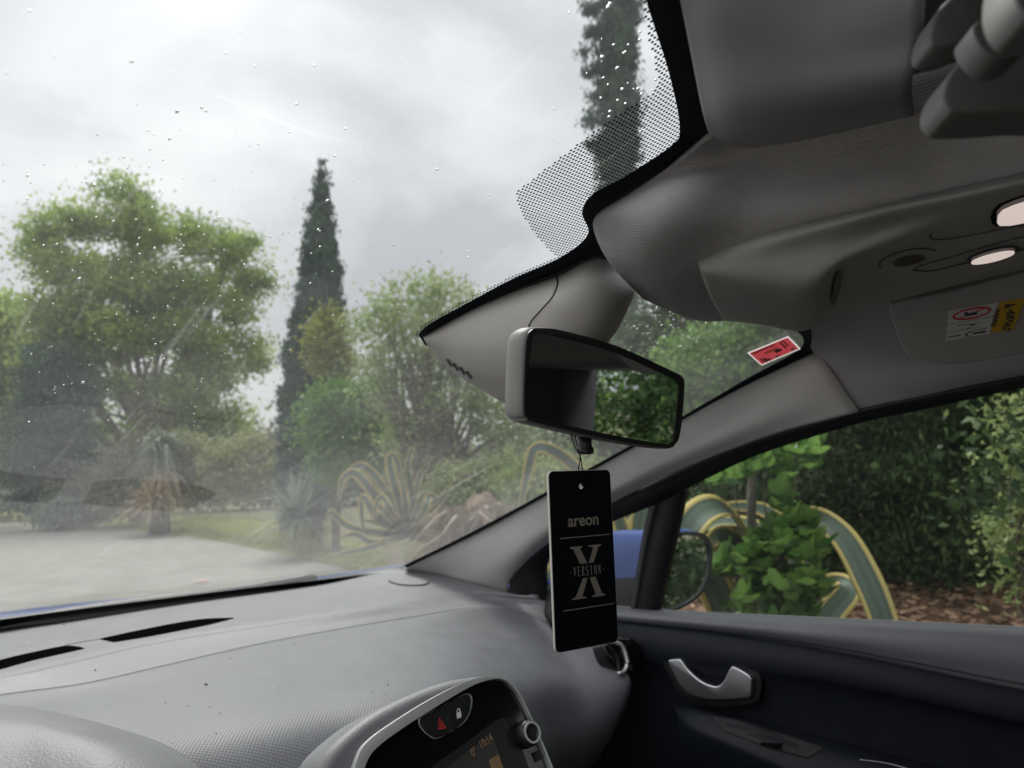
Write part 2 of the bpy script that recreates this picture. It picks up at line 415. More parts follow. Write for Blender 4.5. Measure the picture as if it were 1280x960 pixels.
V = []; Fs = []; slope = math.hypot(1, (WT.y - WB.y) / (WT.z - WB.z))
pitch_, row = .0031, 0
zz = 1.495
while zz < 1.65:
    for kx in range(-110, 190):
        x = kx * pitch_ + (row % 2) * pitch_ / 2
        p = V3((x, wy(x, zz), zz)); px, py = project(p)
        if inside(px, py, POLY) or inside(px, py, POLY2) or inside(px, py, POLY3):
            e1 = V3((1, 0, 0)); e2 = V3((0, wy(x, zz + .01) - wy(x, zz), .01)).normalized()
            b = len(V); r = .00105; q = p + (CAM - p).normalized() * .0012
            for k in range(6): a = k * math.pi / 3; V.append(q + e1 * (r * math.cos(a)) + e2 * (r * 1.05 * math.sin(a)))
            Fs.append(tuple(range(b, b + 6)))
    zz += pitch_ * .95 / slope; row += 1
o = pydata('dot_print', V, Fs, M_FRIT, wsh, smooth=False); tag(o, kind='stuff')
# red windscreen sticker
fr = Frame(ws(960, 445, .012), ws(985, 450, .012) - ws(940, 430, .012), V3((0, 0, 1)))
stq = [ws(934, 441, .010), ws(985, 420, .010), ws(1001, 436, .010), ws(952, 457, .010)]
def quadpt(q, u, v): return q[0].lerp(q[1], u).lerp(q[3].lerp(q[2], u), v)
def quad_rect(q, u0, v0, u1, v1, lift=0):
    n = (q[1] - q[0]).cross(q[3] - q[0]).normalized(); n = n if n.dot(CAM - q[0]) > 0 else -n
    return [quadpt(q, a, b) + n * lift for a, b in ((u0, v0), (u1, v0), (u1, v1), (u0, v1))]
NS = (CAM - stq[0]).normalized()
st = polys('sticker', [stq], M_PAPER, wsh, NS)
st2 = polys('sticker_print', [quad_rect(stq, .03, .05, .97, .93, .0004)], M_REDL, st, NS)
lp = [quad_rect(stq, .08, .10, .62, .17, .0008), quad_rect(stq, .10, .55, .14, .85, .0008), quad_rect(stq, .16, .6, .22, .9, .0008), quad_rect(stq, .74, .12, .78, .6, .0008), quad_rect(stq, .82, .1, .85, .55, .0008),
      quad_rect(stq, .5, .45, .66, .62, .0008), quad_rect(stq, .24, .72, .29, .9, .0008)]
polys('sticker_text', lp, M_INKD, st, NS)
polys('sticker_text', [quad_rect(stq, .3 + .055 * i, .3, .335 + .055 * i, .46, .0008) for i in range(6)], M_YEL, st, NS)
polys('sticker_text', [quad_rect(stq, .42, .74, .5, .88, .0008), quad_rect(stq, .82, .72, .9, .86, .0008)], M_WHITE, st, NS)

# ---- sensor cover round the mirror foot
def trow(pts): return [at(x, y, t=t) if t else ws(x, y, .006) for x, y, t in pts]
cov = patch('mirror_foot_cover', [
    [ws(x, y, .004) for x, y in ((529, 421), (585, 389), (645, 362), (695, 344), (748, 322), (794, 345))],
    trow([(531, 426, .735), (588, 405, .70), (648, 388, .675), (700, 370, .66), (755, 350, .67), (795, 352, .73)]),
    trow([(538, 437, .735), (590, 438, .69), (652, 432, .66), (706, 412, .65), (762, 385, .665), (796, 360, .73)]),
    trow([(546, 449, .74), (592, 472, .70), (650, 478, .67), (712, 452, .66), (764, 412, .68), (795, 366, .74)]),
    trow([(552, 454, .76), (596, 484, .73), (652, 508, .70), (716, 474, .69), (766, 420, .71), (794, 368, .76)]),
    trow([(556, 450, .80), (600, 470, .80), (660, 490, .80), (720, 460, .78), (770, 415, .78), (793, 362, .78)])], M_COVER, car, 40, 40)
cb = bvh(cov)
stroke('seam', cb, [(696, 346), (697, 356), (690, 372), (676, 388), (664, 402), (660, 412)], 2.2, M_RUBBER, cov, .0004)
for k in range(4): decal('slot', cb, [(558 + 8 * k, 449 + 5.0 * k), (561 + 8 * k, 448 + 5.0 * k), (567 + 8 * k, 457 + 5.0 * k), (564 + 8 * k, 458.5 + 5.0 * k)], M_BLACK, cov, .0008)
decal('clip', cb, [(784, 342), (790, 343), (792, 349), (787, 350)], M_GREYP, cov)

# ---- rear-view mirror
mp1, mp2 = at(650, 465, t=.565), at(852, 512, t=.69)
mxd = (mp2 - mp1); tilt = R(4.3)
nrm = mxd.cross(V3((0, 0, 1))).normalized(); nrm = nrm if nrm.dot(CAM - mp1) > 0 else -nrm
mu = V3((0, 0, 1)) * math.cos(tilt) + nrm * math.sin(tilt)
FM = Frame(mp1, mxd, mu)
houter = [(659, 411), (670, 408.5), (700, 412), (770, 432), (838, 463), (852, 471), (855, 484), (850, 540), (843, 557), (830, 561), (760, 551), (664, 529), (655, 524), (649.5, 514), (650, 470), (652.5, 425)]
hl = [FM.hit(x, y) for x, y in houter]; cen = sum(hl, V3()) / len(hl)
back = [cen + (p - cen) * .93 - FM.n * .034 for p in hl]; front = hl
mirror = empty('dummy'); bpy.data.objects.remove(mirror)
# housing: lofted shell behind the glass
rings = [[cen + (p - cen) * s - FM.n * d for p in smoothpoly(hl, 4)] for s, d in ((.955, -.0012), (.975, -.0008), (.992, .001), (1, .004), (1.003, .010), (.995, .015), (.975, .020), (.93, .0245), (.85, .0275), (.5, .030))]
V = [p for r_ in rings for p in r_]; k = len(rings[0]); Fs = [(i * k + j, i * k + (j + 1) % k, (i + 1) * k + (j + 1) % k, (i + 1) * k + j) for i in range(len(rings) - 1) for j in range(k)]
Fs += [tuple(range(k)), tuple(range((len(rings) - 1) * k, len(rings) * k))[::-1]]
rvm = pydata('rear_view_mirror', V, Fs, M_MIRRIM, car)
bm = bmesh.new(); bm.from_mesh(rvm.data); bmesh.ops.recalc_face_normals(bm, faces=bm.faces); bm.to_mesh(rvm.data); bm.free()
ginner = [(671, 417), (700, 422), (770, 442), (836, 472), (846, 480), (847, 490), (841, 545), (837, 553), (828, 555), (760, 543), (670, 523), (659, 518), (655, 508), (658, 470), (664, 425)]
bo = smoothpoly([cen + (p - cen) * .975 + FM.n * .0012 for p in hl], 4)
gi = smoothpoly([FM.hit(x, y, .0012) for x, y in ginner], 4)
slab_h('bezel', bo, [gi], FM.n, .0016, M_MIRBLK, rvm, .0006, 2)
slab('mirror_glass', smoothpoly([FM.hit(x, y, .0016) for x, y in ginner], 4), FM.n, .0005, M_MIRROR, rvm, 0, smooth=False)
kb = [FM.hit(744, 545) - FM.n * .012, FM.hit(744, 556) - FM.n * .012, FM.hit(744.5, 559) - FM.n * .012, FM.hit(745, 562) - FM.n * .012, FM.hit(745, 567) - FM.n * .012, FM.hit(745, 568.5) - FM.n * .012]
tube('dipping_lever', kb, [.0055, .0055, .0055, .0068, .0066, .004], M_MIRBLK, rvm, 16)
tube('stem', [FM.hit(740, 470) - FM.n * .03, FM.hit(735, 455) - FM.n * .06, at(730, 435, t=.70)], .011, M_COVER, rvm, 14)

# ---- pillar, roof rail
def X(pts): return [at(x, y, x=q) for x, y, q in pts]
patch('windscreen_pillar', [
    [ws(x, y, .006) for x, y in ((500, 714), (600, 664.5), (700, 610), (800, 555), (915, 491), (1021, 439))],
    X([(535, 722, .635), (622, 680, .60), (706, 636, .59), (806, 582, .575), (925, 515, .555), (1034, 458, .54)]),
    X([(580, 736, .645), (636, 700, .61), (708, 650, .60), (812, 592, .585), (940, 533, .565), (1052, 484, .55)]),
    X([(634, 756, .665), (640, 722, .645), (700, 668, .635), (812, 605, .61), (950, 549, .585), (1073, 515, .565)])], M_PILLAR, car, 40, 24)
hrail = patch('roof_side_lining', [
    X([(1066, 518, .574), (1150, 498, .566), (1280, 473, .566), (1420, 452, .566)]),
    X([(1046, 486, .556), (1150, 476, .548), (1280, 458, .548), (1420, 440, .548)]),
    X([(1030, 460, .546), (1120, 448, .535), (1280, 430, .53), (1420, 412, .53)]),
    X([(1015, 438, .53), (1110, 420, .50), (1280, 400, .49), (1420, 380, .49)]),
    X([(1002, 411, .46), (1100, 385, .45), (1280, 360, .42), (1420, 330, .42)]),
    X([(985, 385, .38), (1090, 350, .36), (1280, 320, .34), (1420, 290, .34)])], M_HEADS, car, 30, 24)

# ---- roof lining with the nose over the mirror
nose = patch('roof_lining', [
    [at(886, 174, t=.592)] + [at(x, y, z=z) for x, y, z in ((930, 150, 1.602), (1010, 130, 1.602), (1130, 100, 1.602), (1330, 40, 1.602))],
    [ws(850, 200, .008)] + [at(x, y, z=z) for x, y, z in ((905, 200, 1.588), (990, 185, 1.586), (1120, 155, 1.585), (1330, 100, 1.585))],
    [ws(792, 238, .008)] + [at(x, y, z=z) for x, y, z in ((865, 225, 1.568), (960, 225, 1.565), (1110, 195, 1.565), (1330, 150, 1.562))],
    [ws(746, 268, .008)] + [at(x, y, z=z) for x, y, z in ((835, 258, 1.548), (940, 258, 1.545), (1100, 230, 1.545), (1330, 190, 1.545))],
    [ws(744, 294, .02)] + [at(x, y, z=z) for x, y, z in ((820, 292, 1.533), (930, 290, 1.530), (1100, 262, 1.53), (1330, 220, 1.53))],
    [at(764, 332, z=1.531)] + [at(x, y, z=z) for x, y, z in ((815, 330, 1.521), (900, 335, 1.515), (1100, 300, 1.52), (1330, 260, 1.52))],
    [at(796, 366, z=1.524)] + [at(x, y, z=z) for x, y, z in ((822, 362, 1.513), (890, 372, 1.508), (1100, 340, 1.515), (1330, 300, 1.515))],
    [at(806, 375, z=1.529)] + [at(x, y, z=z) for x, y, z in ((830, 384, 1.514), (884, 395, 1.507), (1100, 365, 1.515), (1330, 330, 1.515))],
    [at(812, 374, z=1.54)] + [at(x, y, z=z) for x, y, z in ((846, 388, 1.53), (905, 401, 1.525), (1100, 368, 1.535), (1330, 335, 1.535))],
    [at(815, 365, z=1.548)] + [at(x, y, z=z) for x, y, z in ((850, 378, 1.548), (920, 388, 1.545), (1100, 350, 1.548), (1330, 315, 1.548))]], M_HEAD, car, 48, 48)

# ---- overhead console
con = patch('overhead_console', [
    [at(x, y, z=z) for x, y, z in ((884, 311, 1.533), (960, 288, 1.534), (1050, 268, 1.534), (1130, 249, 1.534), (1210, 231, 1.534), (1340, 202, 1.534))],
    [at(x, y, z=z) for x, y, z in ((876, 318, 1.526), (955, 298, 1.52), (1045, 276, 1.52), (1125, 257, 1.521), (1210, 239, 1.521), (1340, 211, 1.522))],
    [at(x, y, z=z) for x, y, z in ((873, 330, 1.516), (950, 322, 1.508), (1030, 306, 1.508), (1110, 286, 1.512), (1200, 262, 1.514), (1340, 230, 1.516))],
    [at(x, y, z=z) for x, y, z in ((878, 347, 1.507), (950, 356, 1.492), (1016, 352, 1.486), (1064, 325, 1.497), (1180, 295, 1.506), (1340, 255, 1.508))],
    [at(x, y, z=z) for x, y, z in ((889, 374, 1.503), (950, 382, 1.487), (1014, 380, 1.478), (1052, 358, 1.492), (1160, 330, 1.500), (1340, 285, 1.502))],
    [at(x, y, z=z) for x, y, z in ((902, 396, 1.503), (950, 402, 1.486), (1006, 410, 1.476), (1046, 388, 1.484), (1145, 362, 1.492), (1340, 316, 1.496))],
    [at(x, y, z=z) for x, y, z in ((906, 401, 1.512), (950, 405.5, 1.495), (1002, 413, 1.487), (1050, 393, 1.493), (1150, 368, 1.50), (1340, 322, 1.505))],
    [at(x, y, z=z) for x, y, z in ((906, 396, 1.530), (950, 401, 1.52), (1002, 408, 1.51), (1050, 386, 1.515), (1150, 362, 1.52), (1340, 316, 1.525))]], M_CONS, car, 60, 48)
kb_ = bvh(con)
def ell(cx, cy, a, b, rot, n=20, a0=0, a1=360):
    r_ = R(rot); out = []
    for i in range(n):
        t = R(a0 + (a1 - a0) * i / (n if a1 - a0 == 360 else n - 1)); x, y = a * math.cos(t), b * math.sin(t)
        out.append((cx + x * math.cos(r_) - y * math.sin(r_), cy + x * math.sin(r_) + y * math.cos(r_)))
    return out
rim = decal('map_lamp', kb_, [(1240, 277), (1238, 270), (1241, 261), (1248, 254), (1262, 248), (1300, 236), (1335, 226), (1335, 270), (1280, 279), (1255, 281), (1245, 280)], M_GLOSS, con, .0012, .001)
decal('lens', kb_, [(1249, 276.5), (1246, 273), (1247, 265), (1253, 258.5), (1266, 253), (1300, 242), (1335, 232), (1335, 262), (1280, 273), (1262, 276.5)], M_LENS, rim, .0028, .001)
rim = decal('map_lamp', kb_, ell(1241, 317, 33, 7.5, -14), M_MIRBLK, con, .0012, .001)
decal('lens', kb_, ell(1241, 317.5, 28, 4.6, -14), M_LENS, rim, .0028, .001)
stroke('microphone_ring', kb_, ell(1135, 324, 37, 12, -12, 24, 165, 345), 2.0, M_BLACK, con, .0005)
decal('microphone_grille', kb_, ell(1136, 325, 20, 5.5, -12), M_INKD, con, .0010)
stroke('seam', kb_, [(1164, 291), (1163, 296), (1170, 299), (1200, 296), (1260, 284), (1320, 268)], 1.6, M_BLACK, con, .0004)
stroke('seam', kb_, [(1143, 338), (1150, 332), (1185, 322), (1230, 308), (1300, 290)], 1.6, M_BLACK, con, .0004)
stroke('seam', kb_, [(1141, 337), (1165, 338), (1200, 330), (1260, 316), (1320, 300)], 2.0, M_BLACK, con, .0004)
decal('storage_slot', kb_, [(1044, 341), (1052, 335), (1050, 356), (1042, 382), (1039, 377), (1040, 356)], M_BLACK, con, .0015)

# ---- sun visors
def visor(name, outline, p0, p1, p2, th, mt, bev, label=None):
    f = Frame(p0, p1 - p0, p2 - p0); pts = smoothpoly([f.hit(x, y) for x, y in outline], 5)
    o = slab(name, pts, f.n, th, mt, car, bev, segs=5)
    if label: o['label'] = label
    return o, f
vis, FV = visor('sun_visor', [(1117, 374), (1124, 402), (1136, 430), (1149, 443), (1168, 445), (1185, 448), (1230, 444), (1300, 430), (1420, 405), (1420, 290), (1290, 330), (1190, 356), (1130, 368)],
                at(1120, 375, t=.83), at(1400, 305, t=.74), at(1150, 443, t=.86), .012, M_CONS, .007, 'passenger sun visor with airbag warning sticker')
s = .0127
wq = [FV.hit(x, y, s) for x, y in ((1185.6, 388.8), (1248.2, 377.7), (1237, 417), (1182, 426.5))]
yq = [FV.hit(x, y, s) for x, y in ((1249.2, 377.5), (1282, 372), (1267, 411.5), (1238, 416.8))]
wl = polys('warning_label', [wq], M_WHITE, vis, FV.n); yl = polys('warning_label', [yq], M_YEL, vis, FV.n)
def ringpoly(q, cu, cv, a, b, w_, n=28):
    out = []
    for i in range(n):
        t0, t1 = 2 * math.pi * i / n, 2 * math.pi * (i + 1) / n
        pp = [(cu + a * math.cos(t0), cv + b * math.sin(t0)), (cu + a * math.cos(t1), cv + b * math.sin(t1)), (cu + (a - w_) * math.cos(t1), cv + (b - w_ * 1.2) * math.sin(t1)), (cu + (a - w_) * math.cos(t0), cv + (b - w_ * 1.2) * math.sin(t0))]
        out.append([quadpt(q, *u) + FV.n * .0003 for u in pp])
    return out
polys('prohibition_sign', ringpoly(wq, .5, .21, .40, .19, .055) + [[quadpt(wq, *u) + FV.n * .0004 for u in ((.22, .30), (.25, .33), (.78, .12), (.75, .09))]], M_RED, wl, FV.n)
pict = [quad_rect(wq, .38, .18, .62, .27, .0005), quad_rect(wq, .34, .13, .42, .2, .0005), quad_rect(wq, .0, .42, 1, .432, .0004), quad_rect(wq, .0, .70, .72, .712, .0004),
        [quadpt(wq, *u) + FV.n * .0005 for u in ((.36, .52), (.62, .58), (.74, .5), (.60, .62))], [quadpt(wq, *u) + FV.n * .0005 for u in ((.36, .72), (.52, .68), (.62, .60), (.52, .66))],
        quad_rect(wq, .26, .50, .28, .58, .0005), quad_rect(wq, .33, .48, .35, .56, .0005),
        quad_rect(wq, .46, .84, .50, .96, .0005), quad_rect(wq, .50, .80, .60, .83, .0005), quad_rect(wq, .50, .95, .58, .97, .0005), quad_rect(wq, .62, .86, .90, .92, .0005), quad_rect(wq, .60, .78, .92, .80, .0005)]
pict += [quad_rect(wq, .06 + .05 * i, .84, .09 + .05 * i, .90, .0005) for i in range(6)]
polys('pictogram', pict, M_INKD, wl, FV.n)
yf = Frame(quadpt(yq, .5, .5), yq[3] - yq[0], yq[1] - yq[0])
# lettering runs down the yellow field
fy = Frame(quadpt(yq, .5, .5), (yq[3] - yq[0]), -(yq[1] - yq[0])); fy.n = FV.n; fy.y = fy.n.cross(fy.x)
text_on('warning_text', 'AIRBAG', fy, .004, .002, .0085, M_INKD, yl, sx=.78, off=.0003)
text_on('warning_text', 'WARNING', fy, .005, -.008, .0052, M_INKD, yl, sx=.8, off=.0002)
polys('warning_triangle', [[quadpt(yq, *u) + FV.n * .0004 for u in ((.28, .09), (.78, .17), (.28, .24))]], M_INKD, yl, FV.n)
tube('visor_pivot', [FV.hit(1128, 372) - FV.n * .004, FV.hit(1142, 366) + FV.n * .008], .004, M_CONS, vis, 10)

v2 = patch('sun_visor', [
    [at(x, y, t=t) for x, y, t in ((822, -130, .46), (900, -130, .445), (1050, -130, .43), (1250, -130, .42))],
    [at(x, y, t=t) for x, y, t in ((850, 0, .475), (900, 0, .458), (1020, 0, .45), (1160, -20, .43))],
    [at(x, y, t=t) for x, y, t in ((864, 70, .50), (905, 70, .482), (1010, 70, .468), (1150, 50, .45))],
    [at(x, y, t=t) for x, y, t in ((878, 140, .54), (915, 140, .512), (1000, 130, .497), (1140, 105, .472))],
    [at(x, y, z=z) for x, y, z in ((888, 172, 1.598), (925, 176, 1.588), (1000, 170, 1.585), (1142, 138, 1.582))],
    [at(x, y, z=z) for x, y, z in ((896, 192, 1.612), (930, 200, 1.606), (1003, 196, 1.604), (1145, 164, 1.602))],
    [at(x, y, z=z) for x, y, z in ((898, 205, 1.64), (932, 214, 1.64), (1004, 210, 1.64), (1147, 178, 1.64))]], M_HEADS, car, 30, 30, .006)
v2['label'] = 'folded grey driver sun visor'
def blob(name, outline, t, mt, th=.014):
    f = Frame(at(*outline[0], t=t), at(*outline[len(outline) // 2], t=t * 1.02) - at(*outline[0], t=t), V3((.35, .6, .7)))
    c = sum((V3((x, y, 0)) for x, y in outline), V3()) / len(outline)
    d0 = at(c.x, c.y, t=t); f = Frame(d0, V3((.8, -.55, -.1)), V3((-.15, .45, .8))); f.o = d0
    return slab(name, smoothpoly([f.hit(x, y) for x, y in outline], 6), f.n, th, mt, car, th * .48, segs=5)
blob('visor_hinge_cover', [(1140, 82), (1146, 50), (1168, 22), (1200, 4), (1235, 20), (1228, 50), (1200, 72), (1165, 88)], .44, M_HANDLE, .012)
blob('grab_handle_end', [(1150, 150), (1162, 122), (1190, 98), (1240, 88), (1330, 70), (1330, 160), (1250, 170), (1175, 174), (1156, 168)], .40, M_HANDLE, .014)
blob('visor_hook', [(1193, 62), (1202, 86), (1225, 101), (1252, 95), (1272, 72), (1262, 60), (1240, 74), (1222, 66), (1212, 50)], .365, M_HANDLE, .010)
blob('grab_handle', [(1228, 30), (1232, -10), (1250, -60), (1330, -60), (1330, 60), (1262, 68), (1240, 60)], .35, M_HANDLE, .014)

# ---- dashboard
def Z(pts): return [at(x, y, z=z) for x, y, z in pts]
r0_ = [V3((p.x, p.y + .012, p.z - .03)) for p in [ws(x, y, -.01) for x, y in ((-250, 822), (0, 786), (100, 774), (250, 751), (400, 729), (512, 711), (560, 716))]]
dshelf = [Z([(-250, 822, 1.112), (0, 786, 1.122), (100, 774, 1.125), (250, 751, 1.13), (400, 729, 1.137)]) + [ws(510, 711, .003), at(640, 742, x=.63), at(684, 752, x=.655)],
          Z([(-250, 850, 1.132), (0, 815, 1.137), (81, 800, 1.138), (210, 776, 1.139), (360, 754, 1.139), (505, 733, 1.140)]) + [at(600, 742, x=.605), at(690, 757, x=.65)],
          Z([(-250, 878, 1.141), (0, 842, 1.142), (81, 824, 1.142), (200, 798, 1.142), (346, 776, 1.142), (490, 755, 1.141)]) + [at(585, 746, x=.575), at(693, 762, x=.645)],
          Z([(-250, 884, 1.139), (0, 847, 1.140), (83, 829, 1.140), (204, 802, 1.140), (350, 780, 1.139), (495, 758, 1.138)]) + [at(592, 750, x=.57), at(696, 767, x=.64)]]
dband = [dshelf[3], Z([(-250, 895, 1.133), (0, 858, 1.133), (100, 841, 1.133), (214, 814, 1.133), (356, 788, 1.132), (508, 764, 1.13)]) + [at(605, 755, x=.565), at(700, 775, x=.635)],
         Z([(-250, 905, 1.127), (0, 869, 1.127), (108, 854, 1.127), (216, 830, 1.127), (346, 801, 1.126), (520, 771, 1.122)]) + [at(618, 759, x=.56), at(705, 784, x=.625)]]
fr_ = lambda pts, xs: None
dpad = [dband[2],
        Z([(-250, 922, 1.122), (0, 885, 1.122), (108, 868, 1.122), (216, 846, 1.122), (350, 818, 1.120), (525, 786, 1.116)]) + [at(640, 778, x=.555), at(722, 795, x=.61)],
        Z([(-250, 960, 1.116), (0, 925, 1.115), (110, 905, 1.115), (225, 880, 1.112), (365, 852, 1.108), (540, 820, 1.10)]) + [at(668, 802, x=.54), at(752, 815, x=.59)],
        Z([(-250, 1020, 1.10), (0, 980, 1.10), (115, 960, 1.098), (240, 930, 1.094), (390, 896, 1.092), (560, 862, 1.084)]) + [at(695, 850, x=.50), at(783, 840, x=.585)],
        Z([(-250, 1090, 1.07), (0, 1040, 1.07), (120, 1020, 1.066), (255, 990, 1.06), (420, 950, 1.055), (585, 910, 1.05)]) + [at(700, 900, x=.475), at(787, 870, x=.58)],
        Z([(-250, 1200, 1.03), (0, 1120, 1.03), (125, 1100, 1.03), (270, 1060, 1.02), (440, 1010, 1.01), (605, 970, 1.0)]) + [at(700, 950, x=.46), at(765, 925, x=.575)],
        Z([(-250, 1300, .98), (0, 1240, .98), (125, 1200, .98), (270, 1150, .96), (450, 1100, .95), (615, 1060, .94)]) + [at(690, 1020, x=.46), at(732, 975, x=.57)],
        ]
shelf = patch('dashboard', dshelf, M_DASH, car, 70, 24, .01, True)
patch('dash_ledge', dband, M_DASH, shelf, 70, 12, .008, True)
pad = patch('dash_pad', dpad, M_DASH2, shelf, 70, 50, .008)
sb = bvh(shelf); pb = bvh(pad)
bandb = bvh([c for c in shelf.children if c.name.startswith('dash_ledge')][0])
def sdecal(name, pts, mt, parent, off=.001):
    q = []
    for x, y in pts:
        for b in (sb, bandb, pb):
            p = onto(b, x, y, off)
            if p: q.append(p); break
    bm = bmesh.new(); f = bm.faces.new([bm.verts.new(p) for p in q]); bmesh.ops.triangulate(bm, faces=[f]); return from_bm(name, bm, mt, parent, smooth=False)
def strip_on(name, b, top, bot, mt, parent, off=.001, n=8):
    T_ = smoothpoly([V3((x, y, 0)) for x, y in top], n, False); B_ = smoothpoly([V3((x, y, 0)) for x, y in bot], n, False)
    t3 = [onto(b, p.x, p.y, off) for p in T_]; b3 = [onto(b, p.x, p.y, off) for p in B_]
    ok_ = [i for i in range(len(t3)) if t3[i] and b3[i]]
    return ribbon_on(name, [t3[i] for i in ok_], [b3[i] for i in ok_], mt, parent, th=0)
strip_on('demister_vent', sb, [(124, 799), (165, 790), (215, 780), (255, 774), (292, 772.5)], [(142, 803), (180, 797), (225, 788.5), (262, 781), (292, 773.3)], M_VOID, shelf, .0008)
strip_on('demister_vent', sb, [(-60, 843), (0, 825.5), (40, 816), (80, 808), (100, 809)], [(-60, 853), (0, 837), (40, 826), (75, 818), (106, 811)], M_VOID, shelf, .0008)
stroke('seam', sb, [(78, 808), (100, 803), (126, 799)], 1.2, M_FRIT, shelf, .0002)
decal('speaker_grille', sb, ell(511, 727.5, 24, 4.6, 3, 32), M_DASH, shelf, .0015, .002)
stroke('speaker_ring', sb, ell(511, 727.5, 25, 5.2, 3, 32, 0, 350), 1.4, M_BLACK, shelf, .0003)
# dust and crumbs lying on the dash
V = []; Fs = []
cr_px = [(257, 856, 2.4), (207, 879, 1.3), (234, 883, 1.3), (262, 884, 1.1), (275, 892, 1.4), (270, 917, 1.2), (485, 856, 1.8), (466, 865, 1.4), (80, 781, 1.8), (30, 807, 1.3), (119, 838, 1.3), (288, 823, 1.1), (487, 785, .9), (369, 805, 1.2), (347, 808, .9), (436, 838, .9),
         (355, 833, .8), (387, 848, .9), (349, 860, 1.1), (195, 860, .7), (567, 798, .8), (333, 749, .9), (564, 831, .7)]
for _ in range(70): cr_px.append((random.uniform(0, 600), random.uniform(770, 950), random.uniform(.3, .7)))
for x, y, r_ in cr_px:
    q = None
    for b in (sb, bandb, pb):
        q = onto(b, x, y, 0)
        if q: break
    if not q: continue
    rr = r_ * (q - CAM).length / FPX; b = len(V)
    for k in range(6):
        d = (V3((1, 0, 0)), V3((0, 1, 0)), V3((-1, 0, 0)), V3((0, -1, 0)), V3((0, 0, .7)), V3((0, 0, -.1)))[k]; V.append(q + d * rr * random.uniform(.7, 1.3))
    for a_, c_ in ((0, 1), (1, 2), (2, 3), (3, 0)): Fs += [(b + a_, b + c_, b + 4)]
o = pydata('dust_crumbs', V, Fs, M_INKD, None, False); tag(o, 'small dark crumbs and dust lying on the grey dashboard', 'crumbs', kind='stuff')

# instrument hood (bottom left)
patch('instrument_hood', [
    [at(x, y, t=t) for x, y, t in ((-200, 872, .80), (0, 880, .74), (80, 893, .70), (150, 911, .67), (215, 935, .64), (262, 975, .62), (275, 1040, .60))],
    [at(x, y, t=t) for x, y, t in ((-200, 885, .70), (0, 892, .66), (78, 905, .63), (145, 923, .61), (203, 946, .60), (245, 982, .59), (262, 1045, .58))],
    [at(x, y, t=t) for x, y, t in ((-200, 920, .64), (0, 925, .61), (70, 935, .59), (132, 950, .57), (185, 972, .56), (222, 1005, .55), (240, 1060, .55))],
    [at(x, y, t=t) for x, y, t in ((-200, 1100, .56), (0, 1080, .54), (60, 1080, .53), (110, 1080, .52), (150, 1090, .52), (180, 1100, .52), (200, 1120, .52))]], M_DASH, car, 40, 30, .006)

# ---- centre display pod
FP = Frame(at(560, 900, t=.76), V3((1, -.06, .02)), V3((.02, .38, .92)))
so_ = [(398, 985), (404, 952), (424, 925), (466, 892), (515, 867), (562, 850), (600, 844), (624, 847.5), (640, 858), (652, 874), (672, 918), (694, 976), (700, 1080), (392, 1080)]
def ph(pts, c=0, n=5): return smoothpoly([FP.hit(x, y, c) for x, y in pts], n)
outl = [FP.hit(x, y, 0) - FP.n * .05 for x, y in so_]
pod = slab('display_surround', smoothpoly(outl, 5), FP.n, .05, M_DASH, car, .010, segs=5)
rim_o = [(430, 1000), (441, 952), (455, 928), (492, 901), (540, 872), (580, 853), (608, 847), (626, 850), (637, 859), (648, 875), (668, 918), (690, 975), (700, 1040), (560, 1090), (440, 1060)]
rim_i = [(442, 1000), (453, 956), (468, 935), (502, 910), (546, 882), (583, 860.5), (608, 851.5), (625, 852), (635.5, 860.5), (646.5, 876), (666, 919), (687, 976), (696, 1038), (560, 1085), (448, 1055)]
slab_h('chrome_rim', ph(rim_o, .0005), [ph(rim_i, .0005)], FP.n, .007, M_CHROME, pod, .003, 4)
gp = slab('gloss_panel', ph(rim_i, .0004), FP.n, .0025, M_GLOSS, pod, 0)
bo_ = [(524, 902), (526, 896), (540, 889), (565, 876), (580, 868.5), (587, 870), (588.5, 879), (586, 891), (579, 903), (563, 914), (550, 921), (543, 922.5), (534, 917), (526, 908)]
c3 = .003
bz = slab('button_frame', [cen_ for cen_ in ph([(x + (x - 557) * .05, y + (y - 895) * .05) for x, y in bo_], c3)], FP.n, .0006, M_SILVER, pod, .0002, segs=2)
slab('hazard_button', ph([(524.5, 902), (526.5, 896.5), (540, 889.5), (556, 881), (559, 898), (563, 914), (550, 921), (543, 922), (534, 917), (526.5, 908)], c3 + .0006, 3), FP.n, .0012, M_BLACK, pod, .0005)
slab('lock_button', ph([(557, 880.5), (580, 869), (586.5, 870.5), (588, 879), (585.5, 891), (578.5, 902.5), (564, 913.5), (560, 897)], c3 + .0006, 3), FP.n, .0012, M_BLACK, pod, .0005)
ct = c3 + .002
def P2(pts, c): return [FP.hit(x, y, c) for x, y in pts]
def trioutline(a, b, c, w_):
    cx, cy_ = (a[0] + b[0] + c[0]) / 3, (a[1] + b[1] + c[1]) / 3
    ins = [(cx + (p[0] - cx) * w_, cy_ + (p[1] - cy_) * w_) for p in (a, b, c)]; o_ = (a, b, c)
    return [[o_[i], o_[(i + 1) % 3], ins[(i + 1) % 3], ins[i]] for i in range(3)]
M_REDI = mat('red_icon', (.8, .05, .05), .5); M_WHI = mat('white_icon', (.85, .85, .85), .5)
tris = trioutline((549, 896.5), (558, 910), (547.5, 912), .78) + trioutline((551, 902), (555, 908.5), (550, 909.5), .55)
polys('hazard_triangle', [P2(t_, ct) for t_ in tris], M_REDI, pod, FP.n)
